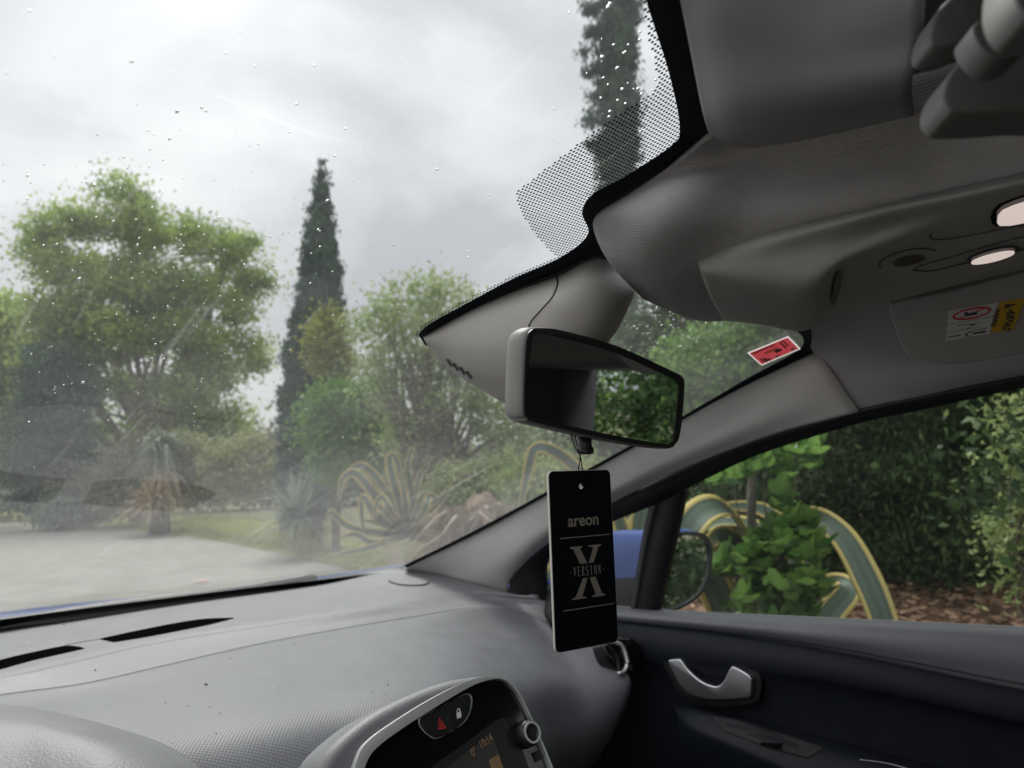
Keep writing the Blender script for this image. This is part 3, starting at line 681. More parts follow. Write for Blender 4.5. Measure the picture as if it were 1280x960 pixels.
lock = [[(570.5, 891.5), (576, 888.5), (577, 896), (571.5, 898.8)], [(571, 891), (572, 890.6), (572, 887.6), (571, 888.2)], [(574.6, 889.4), (575.6, 888.8), (575, 886), (574, 886.4)], [(571, 888.2), (574.8, 886.2), (574.2, 885), (572, 886)]]
polys('lock_icon', [P2(t_, ct) for t_ in lock], M_WHI, pod, FP.n)
scr_o = [(525, 975), (540, 958), (580, 930), (618, 902), (628, 897), (640, 905), (652, 935), (668, 980), (672, 1060), (520, 1060)]
slab('screen_bezel', P2(scr_o, c3), FP.n, .0005, M_MIRBLK, pod, 0, smooth=False)
sq = P2([(548, 967), (614, 917), (640, 986), (560, 1040)], c3 + .0008)
scr = polys('screen', [sq], M_SCREEN, pod, FP.n)
M_AMB = mat('screen_digits', (.35, .22, .12), .5)
fs = Frame(FP.hit(607, 927, c3 + .001), FP.hit(616, 921, c3) - FP.hit(596, 936, c3), FP.hit(606, 915, c3) - FP.hit(612, 935, c3))
text_on('clock_digits', '10:14', fs, 0, 0, .0095, M_AMB, scr, sx=.8, off=.0002)
text_on('temperature_digits', '0°', fs, -.0165, -.001, .009, M_AMB, scr, sx=.8, off=.0002)
polys('screen_tile', [P2([(611, 950), (623, 943), (630, 962), (617, 972)], c3 + .0012)], M_AMB, scr, FP.n)
ko = FP.hit(654, 919, .002)
kn = tube('volume_knob', [ko, ko + FP.n * .006, ko + FP.n * .012, ko + FP.n * .0135], [.0125, .012, .0115, .0095], M_MIRBLK, pod, 24)
rp = [ko + FP.n * .0136 + FP.x * (.0098 * math.cos(2 * math.pi * i / 24)) + FP.y * (.0098 * math.sin(2 * math.pi * i / 24)) for i in range(24)]
ri = [ko + FP.n * .0136 + FP.x * (.0078 * math.cos(2 * math.pi * i / 24)) + FP.y * (.0078 * math.sin(2 * math.pi * i / 24)) for i in range(24)]
slab_h('knob_ring', rp, [ri], FP.n, .0014, M_CHROME, kn, .0004, 1)
for (x, y) in ((641, 902), (672, 945)): slab('menu_button', P2([(x - 8, y - 3), (x + 2, y - 8), (x + 6, y + 3), (x - 3, y + 8)], c3), FP.n, .001, M_MIRBLK, pod, .0003)

# ---- side air vent at the dash end
vo = at(768, 822, x=.575); FVn = Frame(vo, V3((1, -.25, 0)), V3((0, .35, 1)))
vv_ = slab('side_air_vent', smoothpoly([FVn.hit(x, y, -.03) for x, y in ((742, 806), (762, 800), (780, 803), (789, 820), (786, 840), (772, 846), (756, 838), (745, 824))], 5), FVn.n, .034, M_GLOSS, car, .006)
t3 = [FVn.hit(x, y, .006) for x, y in ((764, 802), (776, 806), (782, 818), (784, 830), (780, 839), (773, 842))]
tube('vent_ring', smoothpoly(t3, 6, False), .0035, M_CHROME, vv_, 8)
t3 = [FVn.hit(x, y, .006) for x, y in ((757, 806), (766, 814), (772, 826), (774, 838))]
tube('vent_blade', smoothpoly(t3, 6, False), .003, M_MIRBLK, vv_, 8)

# ---- passenger door
dtop = patch('passenger_door', [
    X([(540, 734, .72), (780, 758, .70), (1000, 770, .70), (1280, 783, .70), (1450, 792, .70)]),
    X([(540, 739, .70), (780, 762, .665), (1000, 775, .665), (1280, 788, .665), (1450, 797, .665)]),
    X([(560, 743, .69), (780, 767, .650), (1000, 784, .648), (1280, 803, .645), (1450, 814, .645)]),
    X([(580, 752, .68), (780, 772, .648), (1000, 794, .645), (1280, 830, .642), (1450, 852, .642)]),
    X([(590, 758, .675), (780, 777, .656), (1000, 803, .655), (1280, 857, .652), (1450, 888, .652)])], M_DOORTOP, car, 50, 24, .004)
dpan = patch('door_panel', [
    X([(590, 758, .675), (780, 775, .668), (1000, 801, .667), (1280, 855, .664), (1450, 886, .664)]),
    X([(590, 770, .675), (780, 783, .646), (1000, 812, .646), (1280, 868, .645), (1450, 900, .645)]),
    X([(590, 800, .675), (780, 815, .636), (1000, 840, .634), (1280, 900, .636), (1450, 930, .64)]),
    X([(590, 860, .675), (780, 880, .654), (1000, 900, .648), (1280, 955, .648), (1450, 990, .65)]),
    X([(590, 1100, .675), (780, 1150, .655), (1000, 1200, .65), (1280, 1300, .65), (1450, 1400, .65)])], M_DOOR, dtop, 60, 40, .004)
FD = Frame(at(895, 848, x=.640), V3((0, -1, 0)), V3((.04, .0, 1)))
def dh(pts, c=0, n=6): return smoothpoly([FD.hit(x, y, c) for x, y in pts], n)
ro = [(832, 818), (850, 812), (880, 810), (915, 817), (945, 832), (955, 848), (953, 870), (944, 878), (905, 882), (870, 876), (852, 864), (838, 840)]
rin = [(840, 822), (856, 817), (882, 816), (912, 823), (938, 837), (947, 850), (945, 866), (937, 872), (905, 875), (874, 870), (858, 858), (846, 840)]
hs = slab_h('handle_surround', dh(ro, -.004), [dh(rin, -.004)], FD.n, .010, M_BLACK, dtop, .003, 3)
slab('handle_recess', dh(rin, -.002), FD.n, .001, M_FRIT, hs, 0)
ho = [(840.5, 826), (843, 823.5), (853, 822.5), (857, 825), (866, 837), (880, 849), (893, 855), (902, 856), (909, 850), (914, 840), (918, 833), (922, 832), (934, 838), (943, 845), (944, 852), (943, 868), (936, 871), (915, 873), (890, 872.5), (870, 868), (857, 858), (848, 843)]
dhn = slab('door_handle', dh(ho, .003, 3), FD.n, .012, M_SILVER, dtop, .005, segs=5)
arm = patch('armrest', [
    X([(838, 880, .648), (870, 884, .648), (950, 902, .646), (1090, 938, .644), (1280, 985, .644)]),
    X([(843, 886, .625), (872, 890, .615), (950, 912, .605), (1080, 952, .60), (1250, 1005, .60)]),
    X([(846, 893, .612), (872, 906, .590), (945, 935, .575), (1060, 985, .57), (1230, 1060, .57)]),
    X([(847, 905, .612), (868, 925, .588), (935, 955, .572), (1050, 1010, .568), (1220, 1100, .568)]),
    X([(848, 960, .63), (866, 985, .615), (930, 1020, .60), (1045, 1100, .60), (1210, 1200, .60)])], M_BLACK, dtop, 40, 30, .003)
arm.data.materials[0] = M_DOOR
ab = bvh(arm)
sp = decal('switch_plate', ab, [(890, 897), (915, 900), (975, 918), (1030, 936), (1010, 948), (960, 935), (905, 914)], M_BLACK, arm, .0015, .001)
s1 = onto(ab, 965, 929, .001)
if s1:
    fw_ = Frame(s1, V3((0, -1, .15)), V3((-1, 0, .3)))
    ws_ = slab('window_switch', [fw_.p(a_, b_) for a_, b_ in ((-.014, -.007), (.014, -.007), (.014, .007), (-.014, .007))], fw_.n, .006, M_GLOSS, arm, .003)
    polys('window_icon', [[fw_.p(a_, b_, .0063) for a_, b_ in ((-.003, -.003), (.003, -.003), (.003, .003), (-.003, .003))]], M_WHITE, ws_, fw_.n)
stroke('seam', ab, [(1075, 950), (1110, 955), (1150, 966)], 1.5, M_SILVER, arm, .0008)

# door frame seals, quarter-light divider, glass
def rib2(name, a, b, xa, xb, mt, parent, th=.02, n=8):
    A = smoothpoly([V3(p) for p in [(x, y, q) for (x, y), q in zip(a, xa)]], n, False); B_ = smoothpoly([V3(p) for p in [(x, y, q) for (x, y), q in zip(b, xb)]], n, False)
    return ribbon_on(name, [at(p.x, p.y, x=p.z) for p in A], [at(p.x, p.y, x=p.z) for p in B_], mt, parent, th)
E1 = [(637, 760), (636, 735), (640, 712), (664, 688), (700, 666), (800, 610), (870, 577), (950, 546), (1072, 511), (1150, 494), (1280, 469), (1450, 440)]
x1 = [.675, .67, .665, .66, .65, .63, .615, .60, .58, .575, .57, .57]
E2 = [(684, 762), (682, 735), (683, 705), (700, 684), (730, 666), (816, 632), (880, 600), (955, 566), (1075, 529), (1150, 513), (1280, 485), (1450, 455)]
x2 = [.69, .69, .685, .68, .67, .655, .64, .625, .605, .60, .595, .595]
rib2('door_seal', E1, E2, x1, x2, M_RUBBER, dtop, .012)
stroke_pts = smoothpoly([V3((x, y - 5 + 9, q - .008)) for (x, y), q in zip(E1[5:], x1[5:])], 6, False)
tube('seal_bead', [at(p.x, p.y, x=p.z) for p in stroke_pts], .004, M_BLACK, dtop, 8)
rib2('window_divider', [(817, 628), (805, 680), (790, 765)], [(853, 612), (838, 680), (818, 768)], [.655, .665, .685], [.65, .66, .68], M_RUBBER, dtop, .02)
rib2('divider_seal', [(811, 634), (801, 680), (787, 765)], [(819, 632), (808, 680), (793, 765)], [.652, .662, .682], [.652, .662, .682], mat('grey_seal', (.08, .082, .085), .4), dtop, .012)
patch('quarter_glass', [X([(660, 700, .69), (740, 645, .672), (830, 605, .66)]), X([(660, 780, .70), (740, 780, .70), (812, 778, .70)])], G_SIDE, dtop, 6, 6, 0)
patch('door_glass', [X([(835, 600, .664), (960, 552, .636), (1075, 517, .618), (1280, 473, .608), (1460, 440, .605)]), X([(800, 775, .70), (930, 775, .70), (1060, 780, .70), (1280, 790, .70), (1460, 800, .70)])], G_SIDE, dtop, 12, 8, 0)

# ---- exterior mirror on the passenger door
FX = Frame(at(850, 715, x=.93), V3((1, .12, 0)), V3((0, 0.05, 1)))
go_ = [(829, 672), (845, 667), (866, 666), (880, 671), (886.5, 686), (885, 715), (876, 738), (862, 752), (842, 762), (824, 766), (815, 764), (818, 720)]
gl3 = [FX.hit(x, y) for x, y in go_]; gc = sum(gl3, V3()) / len(gl3)
ringsP = []
full = smoothpoly(gl3, 4)
for s_, fwd_, sx_, dz in ((1.0, 0, 0, 0), (1.04, .012, -.004, 0), (1.10, .05, -.05, .004), (1.08, .09, -.10, .002), (.85, .13, -.12, -.004), (.45, .155, -.12, -.006)):
    ringsP.append([gc + V3(((p - gc).x * s_ * (1 + (.55 if fwd_ > .03 else .05) * (fwd_ > 0)) + sx_, fwd_ + (p - gc).y * s_, (p - gc).z * (s_ if fwd_ else 1) + dz)) for p in full])
V = [p for r_ in ringsP for p in r_]; k = len(full)
Fs = [(i * k + j, i * k + (j + 1) % k, (i + 1) * k + (j + 1) % k, (i + 1) * k + j) for i in range(len(ringsP) - 1) for j in range(k)]; Fs.append(tuple(range((len(ringsP) - 1) * k, len(ringsP) * k)))
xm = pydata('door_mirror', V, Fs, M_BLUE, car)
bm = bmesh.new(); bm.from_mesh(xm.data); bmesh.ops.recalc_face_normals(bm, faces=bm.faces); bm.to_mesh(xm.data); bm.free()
xm.data.materials.append(M_BLACK)  # shade on the housing's lower half painted in as black faces
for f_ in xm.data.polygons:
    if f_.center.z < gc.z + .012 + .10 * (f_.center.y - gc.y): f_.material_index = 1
slab_h('mirror_frame', smoothpoly([gc + (p - gc) * 1.03 for p in gl3], 4), [smoothpoly([gc + (p - gc) * .93 for p in gl3], 4)], FX.n, .006, M_BLACK, xm, .002, 2)
slab('mirror_glass', smoothpoly([gc + (p - gc) * .94 + FX.n * .001 for p in gl3], 4), FX.n, .0006, M_MIRROR, xm, 0, smooth=False)
tube('mirror_foot', [V3((.72, .98, 1.06)), V3((.80, 1.0, 1.09)), V3((.87, 1.0, 1.12))], [.05, .04, .035], M_BLACK, xm, 16)

# ---- bonnet, cowl and wiper
patch('bonnet', [
    [at(x, y, t=t) for x, y, t in ((-300, 870, 1.95), (0, 822, 1.95), (150, 800, 1.98), (320, 778, 2.02), (500, 750, 2.1), (700, 730, 2.3))],
    [at(x, y, t=t) for x, y, t in ((-300, 810, 2.05), (0, 771, 2.05), (150, 753.5, 2.08), (320, 737, 2.12), (480, 713, 2.2), (600, 700, 2.4))],
    [at(x, y, t=t) for x, y, t in ((-300, 811, 2.4), (0, 772, 2.4), (150, 755, 2.4), (320, 739, 2.45), (480, 715, 2.5), (600, 702, 2.6))],
    [at(x, y, t=t) for x, y, t in ((-300, 830, 2.8), (0, 800, 2.8), (150, 780, 2.8), (320, 760, 2.8), (480, 740, 2.8), (600, 730, 2.8))]], M_BLUE, car, 30, 20, .003)
pl = smoothpoly([at(x, y, t=t) for x, y, t in ((-80, 792, 1.86), (0, 780, 1.86), (150, 757, 1.90), (250, 744, 1.93), (330, 733, 1.95), (396, 722, 1.97))], 8, False)
wb = tube('wiper', pl, [.014] * (len(pl) - 9) + [.017] * 7 + [.012, .006], M_BLACK, car, 8, flat=.8)
pl = smoothpoly([at(x, y, t=t) for x, y, t in ((-80, 800, 1.84), (0, 787, 1.84), (150, 766, 1.88), (250, 751, 1.90), (400, 729, 1.95), (505, 712, 2.0))], 8, False)
tube('cowl_edge', pl, .010, M_RUBBER, car, 8)
# ribbed rubber along the foot of the glass
V = []; Fs = []
for i in range(70):
    x = -20 + i * 2.9; y = 788.5 - (x) * .142
    p = at(x, y, t=1.80); b = len(V); dx = .0016
    for a_, c_ in ((-dx, -.004), (dx, -.004), (dx, .004), (-dx, .004)): V.append(p + V3((a_, -.002, c_)))
    Fs.append((b, b + 1, b + 2, b + 3))

# ---- the rest of the shell: roof, rails, posts, rear end, seats (seen in the mirrors, and they shade the cabin)
bm = bmesh.new()
V = []; Fs = []; nu, nv = 16, 24
for i in range(nv + 1):
    
    for j in range(nu + 1):
        u = 2 * j / nu - 1; x = .66 * u; f0 = .07 + .27 / (1 + math.exp(-(x + .02) * 30)); y = f0 - (2.2 + f0) * i / nv; V.append(V3((x, y, 1.668 - .055 * abs(u) ** 3 - .10 * max(0, (i / nv - .6)) ** 1.5 - (.012 if i == 0 else 0))))
Fs = [(i * (nu + 1) + j, i * (nu + 1) + j + 1, (i + 1) * (nu + 1) + j + 1, (i + 1) * (nu + 1) + j) for i in range(nv) for j in range(nu)]
roof = pydata('roof', V, Fs, mat('rear_roof_cloth', (.16, .155, .16), .9), car); roof.data.materials.append(M_BLUE)
s_ = roof.modifiers.new('thickness', 'SOLIDIFY'); s_.thickness = .03; s_.offset = 1; s_.material_offset = 1
for sx in (1, -1):
    a_, b_ = sorted((sx * .57, sx * .70))
    if sx > 0: box('roof_rail', (a_, -2.2, 1.47), (b_, .10, 1.63), M_HANDLE, car, .02)
    else:
        box('roof_rail', (a_, -2.2, 1.47), (b_, .35, 1.63), M_HEADS, car, .02)
        tube('driver_pillar', [V3((-.60, .33, 1.56)), V3((-.66, .9, 1.38)), V3((-.70, 1.55, 1.12))], [.05, .045, .05], M_PILLAR, car, 12)
    c_, d_ = sorted((sx * .62, sx * .72))
    box('door_post', (c_, -.86, .9), (d_, -.58, 1.55), M_SEAT, car, .02)
    box('rear_post', (c_, -2.25, .9), (d_, -1.45, 1.6), M_SEAT, car, .03)
    e_, f_ = sorted((sx * .67, sx * .76))
    lo = box('side_panel', (e_, -2.25, .25), (f_, 1.5 if sx < 0 else 1.35, 1.06 if sx < 0 else .97), M_DOOR, car, .02)
    box('outer_skin', (sx * .765 if sx > 0 else -.86, -2.25, .25), (.86 if sx > 0 else -.765, 1.7, .98), M_BLUE, car, .04)
box('rear_panel', (-.72, -2.3, .25), (.72, -2.2, 1.10), M_DOOR, car, .02)
box('floor_pan', (-.72, -2.25, .22), (.72, 1.6, .28), M_BLACK, car, .01)
box('bulkhead', (-.72, 1.62, .25), (.72, 1.70, 1.02), M_BLACK, car, .01)
pydata('rear_window', [V3((-.62, -2.2, 1.1)), V3((.62, -2.2, 1.1)), V3((.55, -1.95, 1.56)), V3((-.55, -1.95, 1.56))], [(0, 1, 2, 3)], G_SIDE, car, False)
def seat(x, y, wd=.5):
    o = box('seat', (x - wd / 2, y, .45), (x + wd / 2, y + .52, .60), M_SEAT, car, .05)
    bm = bmesh.new(); bmesh.ops.create_cube(bm, size=1)
    for v in bm.verts:
        s = .8 if v.co.z > 0 else 1; v.co = V3((v.co.x * wd * s, v.co.y * .13 * s, v.co.z * .62))
    bmesh.ops.bevel(bm, geom=bm.edges[:], offset=.045, segments=4, affect='EDGES')
    bmesh.ops.rotate(bm, verts=bm.verts, matrix=Matrix.Rotation(R(20), 3, 'X'))
    bmesh.ops.translate(bm, verts=bm.verts, vec=(x, y - .10, .88)); from_bm('backrest', bm, M_SEAT, o)
    bm = bmesh.new(); bmesh.ops.create_cube(bm, size=1)
    for v in bm.verts: v.co = V3((v.co.x * .26, v.co.y * .11, v.co.z * .17))
    bmesh.ops.bevel(bm, geom=bm.edges[:], offset=.04, segments=4, affect='EDGES')
    bmesh.ops.translate(bm, verts=bm.verts, vec=(x, y - .25, 1.27)); from_bm('headrest', bm, M_SEAT, o)
seat(.36, -.45); seat(.36, -1.35, .6); seat(-.36, -1.35, .6)

# ---- rain on the windshield
bm = bmesh.new(); bmesh.ops.create_icosphere(bm, subdivisions=2, radius=1)
iv = np.array([v.co[:] for v in bm.verts]); bm.faces.ensure_lookup_table(); fi = np.array([[v.index for v in f.verts] for f in bm.faces]); bm.free()
VV = []; FF = []; cnt = 0
def drop(px, py, r_):
    global cnt
    p = ws(px, py, -.0006)
    if p.z > 1.655: return
    e1 = V3((1, 0, 0)); e2 = V3((0, wy(p.x, p.z + .01) - wy(p.x, p.z), .01)).normalized(); n_ = e1.cross(e2).normalized()
    if n_.z < 0: n_ = -n_
    A = np.array([e1[:], e2[:], n_[:]]) * np.array([[r_ * random.uniform(.8, 1.2)], [r_ * random.uniform(.9, 1.7)], [r_ * .55]])
    VV.append(iv @ A + np.array(p[:])); FF.append(fi + cnt * len(iv)); cnt += 1
for _ in range(420):
    x = random.uniform(0, 780); y = random.gauss(400, 180)
    if 0 < y < 700 and (y < 700 - x * .0): drop(x, y, min(.0021, random.lognormvariate(math.log(.00040), .35)))
for _ in range(230): drop(random.gauss(230, 110), random.gauss(380, 130), random.lognormvariate(math.log(.00054), .32))
for _ in range(150): drop(random.gauss(835, 40), random.gauss(410, 22), random.uniform(.0004, .0010))
for _ in range(34): drop(random.gauss(775, 24), random.gauss(120, 50), random.uniform(.0005, .0012))
VV = np.concatenate(VV); FF = np.concatenate(FF)
me = bpy.data.meshes.new('raindrops'); me.vertices.add(len(VV)); me.vertices.foreach_set('co', VV.ravel().astype('f'))
me.loops.add(len(FF) * 3); me.loops.foreach_set('vertex_index', FF.ravel().astype('i')); me.polygons.add(len(FF))
me.polygons.foreach_set('loop_start', np.arange(0, len(FF) * 3, 3, dtype='i')); me.polygons.foreach_set('loop_total', np.full(len(FF), 3, 'i')); me.update(calc_edges=True)
o = link('raindrops', me, M_DROP); tag(o, 'small clear raindrops scattered over the outside of the windshield', 'raindrops', kind='stuff')

# ------------------------------------------------------------------ air freshener
TL = at(685, 589, t=.580); TR = at(762.5, 589, t=.617); tx = TR - TL; tx.z = 0
W_ = tx.length
base = TL.copy(); FT = Frame(base, tx, V3((0, 0, 1)))
H_ = (TL - FT.hit(695, 817)).z
fresh = empty('air_freshener', tuple(TL)); tag(fresh, 'black cardboard air freshener with bronze lettering hanging from the rear-view mirror', 'air freshener')
rr = .0042
oc = []
for cx_, cz_, a0 in ((W_ - rr, -rr, 90), (W_ - rr, -H_ + rr, 0), (rr, -H_ + rr, -90), (rr, -rr, -180)):
    for i in range(6): a_ = R(a0 - 18 * i); oc.append((cx_ + rr * math.cos(a_), cz_ + rr * math.sin(a_)))
hp = FT.hit(726, 608); hx, hz = (hp - FT.o).dot(FT.x), (hp - FT.o).dot(FT.y)
hole = [(hx + .0021 * math.cos(2 * math.pi * i / 16), hz + .0021 * math.sin(2 * math.pi * i / 16)) for i in range(16)]
TH = .0022
card = slab_h('card', [FT.p(a_, b_, -TH) for a_, b_ in oc], [[FT.p(a_, b_, -TH) for a_, b_ in hole]], FT.n, TH, M_CARDED, fresh)
def sc_(pts, k, c): return [FT.p(W_ / 2 + (a_ - W_ / 2) * k, -H_ / 2 + (b_ + H_ / 2) * (1 - (1 - k) * .4), c) for a_, b_ in pts]
face = slab_h('printed_face', sc_(oc, .985, .00015), [[FT.p(a_, b_, .00015) for a_, b_ in hole]], FT.n, .0002, M_CARD, fresh)
def uv(px, py): p = FT.hit(px, py, .0005); d = p - FT.o; return d.dot(FT.x), d.dot(FT.y)
a_, b_ = uv(729.5, 651.5); l0 = uv(704, 655)[0]; l1 = uv(754, 648)[0]
tilt_ = 0
text_on('brand_lettering', 'areon', FT, (l0 + l1) / 2, b_ + .0006, .0125, M_INK, fresh, sx=1.02, off=.0003, c=.0006)
def linept(p0, p1, w_=.00035):
    q0, q1 = uv(*p0), uv(*p1); zc = (q0[1] + q1[1]) / 2
    return [FT.p(q0[0], zc - w_, .0006), FT.p(q1[0], zc - w_, .0006), FT.p(q1[0], zc + w_, .0006), FT.p(q0[0], zc + w_, .0006)]
polys('rule_line', [linept((700, 674), (762, 667))], M_INK, fresh, FT.n); polys('rule_line', [linept((704, 765), (768, 753))], M_INK, fresh, FT.n)
# the big split X, four serifed strokes
xc = (uv(713, 683)[0] + uv(750, 680)[0] + uv(714, 751)[0] + uv(758, 743)[0]) / 4
zt = uv(732, 682)[1]; zm1 = uv(733, 704)[1]; zm2 = uv(735, 722)[1]; zb = uv(737, 747)[1]; hw_ = (uv(754, 683)[0] - uv(713, 683)[0]) / 2 * .98
def XZ(pts): return [FT.p(xc + hw_ * u, z_, .0006) for u, z_ in pts]
s1_ = .0011
up1 = [(-1, zt), (-.22, zt), (-.22, zt - s1_ * .6), (-.38, zt - s1_ * 1.6), (.02, zm1), (-.42, zm1), (-.80, zt - s1_ * 1.7), (-1, zt - s1_)]
up2 = [(.12, zt), (.95, zt), (.95, zt - s1_ * .7), (.76, zt - s1_ * 1.8), (.42, zm1), (.10, zm1), (.44, zt - s1_ * 1.7), (.12, zt - s1_ * .7)]
dn1 = [(-.30, zm2), (.0, zm2), (-.36, zb + s1_ * 1.6), (-.12, zb + s1_ * .7), (-.12, zb), (-1, zb), (-1, zb + s1_ * .7), (-.78, zb + s1_ * 1.7)]
dn2 = [(.12, zm2), (.50, zm2), (.86, zb + s1_ * 1.8), (1.06, zb + s1_ * .8), (1.06, zb), (.24, zb), (.24, zb + s1_ * .8), (.46, zb + s1_ * 1.7)]
for s_pts in (up1, up2, dn1, dn2): polys('letter_stroke', [XZ(s_pts)], M_INK, fresh, FT.n)
# VERSION in narrow serif capitals drawn as strokes
zc = (zm1 + zm2) / 2; hh = (zm1 - zm2) * .33
G = {'V': [[(-.5, 1), (-.15, 1), (.12, -.6), (.0, -1)], [(.25, 1), (.45, 1), (.05, -1), (-.03, -1)]],
     'E': [[(-.35, -1), (-.08, -1), (-.08, 1), (-.35, 1)], [(-.45, .84), (.4, .84), (.4, 1), (-.45, 1)], [(-.45, -1), (.42, -1), (.42, -.84), (-.45, -.84)], [(-.1, -.08), (.22, -.08), (.22, .1), (-.1, .1)]],
     'R': [[(-.35, -1), (-.08, -1), (-.08, 1), (-.35, 1)], [(-.45, .84), (.2, .84), (.2, 1), (-.45, 1)], [(.12, .05), (.36, .15), (.36, .9), (.12, .95)], [(-.08, -.05), (.2, -.05), (.2, .1), (-.08, .1)], [(.0, -.02), (.22, -.02), (.5, -1), (.25, -1)], [(-.45, -1), (.02, -1), (.02, -.86), (-.45, -.86)]],
     'S': [[(-.3, .8), (.35, .8), (.3, 1), (-.2, 1)], [(-.4, .1), (-.15, .1), (-.15, .9), (-.38, .85)], [(-.4, .25), (-.15, .35), (.4, -.15), (.15, -.25)], [(.15, -.85), (.4, -.8), (.4, -.1), (.15, -.1)], [(-.38, -1), (.25, -1), (.3, -.8), (-.35, -.8)]],
     'I': [[(-.14, -1), (.14, -1), (.14, 1), (-.14, 1)], [(-.3, .86), (.3, .86), (.3, 1), (-.3, 1)], [(-.3, -1), (.3, -1), (.3, -.86), (-.3, -.86)]],
     'O': [[(-.42, -.7), (-.16, -.85), (-.16, .85), (-.42, .7)], [(.16, -.85), (.42, -.7), (.42, .7), (.16, .85)], [(-.3, .85), (.3, .85), (.15, 1), (-.15, 1)], [(-.15, -1), (.15, -1), (.3, -.85), (-.3, -.85)]],
     'N': [[(-.4, -1), (-.27, -1), (-.27, 1), (-.4, 1)], [(-.45, 1), (-.15, 1), (.4, -1), (.2, -1)], [(.27, -1), (.4, -1), (.4, 1), (.27, 1)]], '-': [[(-.15, -.1), (.15, -.1), (.15, .1), (-.15, .1)]]}
word = '-VERSION-'; st_ = hw_ * 2.08 / 8.6
for i, ch in enumerate(word):
    xx = xc + (i - 4) * st_ * 1.06
    polys('lettering', [[FT.p(xx + u * st_ * .72, zc + v_ * hh, .0006) for u, v_ in lp] for lp in G[ch]], M_INK, fresh, FT.n)
# loop of black string from the mirror down through the hole
mt_ = FM.hit(723, 545) - FM.n * .008
topc = FT.hit(726, 589, -TH / 2)
knot = topc + V3((0, 0, .0115))
s0 = FT.p(hx, hz, .0016)
tube('string', smoothpoly([mt_ + V3((-.0012, 0, .004)), knot.lerp(mt_, .5) + V3((-.0014, 0, 0)), knot, topc + V3((0, 0, .001)) + FT.n * .002], 6, False), .00045, M_FRIT, fresh, 6)
tube('string', smoothpoly([mt_ + V3((.0022, -.001, .004)), knot.lerp(mt_, .5) + V3((.0016, 0, 0)), knot, topc + V3((0, 0, .001)) + FT.n * -.003], 6, False), .00045, M_FRIT, fresh, 6)
tube('string_end', [topc + V3((0, 0, .001)) + FT.n * .002, topc.lerp(s0, .5) + FT.n * .0006, s0], .00045, M_CARD, fresh, 6)

# ================================================================== OUTSIDE
def at_attr(me, vals):
    a = me.attributes.new('var', 'FLOAT', 'FACE'); a.data.foreach_set('value', np.asarray(vals, dtype='f'))
def quads(name, V, var, mt, parent=None):
    """V: (n,4,3) leaf quads"""
    n = len(V); me = bpy.data.meshes.new(name); me.vertices.add(n * 4); me.vertices.foreach_set('co', V.astype('f').ravel())
    me.loops.add(n * 4); me.loops.foreach_set('vertex_index', np.arange(n * 4, dtype='i')); me.polygons.add(n)
    me.polygons.foreach_set('loop_start', np.arange(0, n * 4, 4, dtype='i')); me.polygons.foreach_set('loop_total', np.full(n, 4, 'i'))
    me.update(calc_edges=True); at_attr(me, var); return link(name, me, mt, parent, smooth=False)
def unit(a): return a / np.maximum(np.linalg.norm(a, axis=-1, keepdims=True), 1e-9)
def leaf_quads(P, ln, wd, droop=.2, jitter=.35, up=None):
    n = len(P); d = unit(RNG.normal(size=(n, 3)) + np.array([0, 0, -droop * 2]) if up is None else up + RNG.normal(size=(n, 3)) * jitter)
    s = unit(np.cross(d, RNG.normal(size=(n, 3)))); L_ = ln * RNG.uniform(.6, 1.3, (n, 1)); W_l = wd * RNG.uniform(.6, 1.3, (n, 1))
    nn = np.cross(d, s)
    return np.stack([P - d * L_ / 2, P + s * W_l / 2 + nn * W_l * .2, P + d * L_ / 2, P - s * W_l / 2 + nn * W_l * .2], axis=1)
def crown(name, blobs, n, ln, wd, mt, parent, tw=.16, per=55, droop=.2, shell=.45, fl=1.0, gaps=()):
    """blobs: (centre, (rx, ry, rz)); twigs full of leaves spread through each"""
    vol = np.array([b[1][0] * b[1][1] * b[1][2] for b in blobs]) ** .72; vol /= vol.sum()
    nt_ = max(8, n // per); k = RNG.choice(len(blobs), nt_, p=vol)
    C_ = np.array([b[0][:] for b in blobs])[k]; Rr = np.array([b[1] for b in blobs])[k]
    u = unit(RNG.normal(size=(nt_, 3))); r = RNG.uniform(shell, 1.08, (nt_, 1)) ** .7
    T = C_ + u * r * Rr; tv = np.clip(RNG.normal(.5, .28, nt_), 0, 1)
    if gaps:
        keep = []
        for q in T:
            gx_, gy_ = project(V3(q)); keep.append(not any(((gx_ - a) / c) ** 2 + ((gy_ - b) / d) ** 2 < 1 for a, b, c, d in gaps))
        T = T[keep]; tv = tv[keep]; nt_ = len(T)
    sz = tw * RNG.uniform(.5, 1.5, nt_)
    i = RNG.integers(0, nt_, n)
    P = T[i] + RNG.normal(size=(n, 3)) * sz[i][:, None] * np.array([1, 1, .7 * fl])
    return quads(name, leaf_quads(P, ln, wd, droop), np.clip(tv[i] + RNG.normal(0, .14, n), 0, 1), mt, parent), T
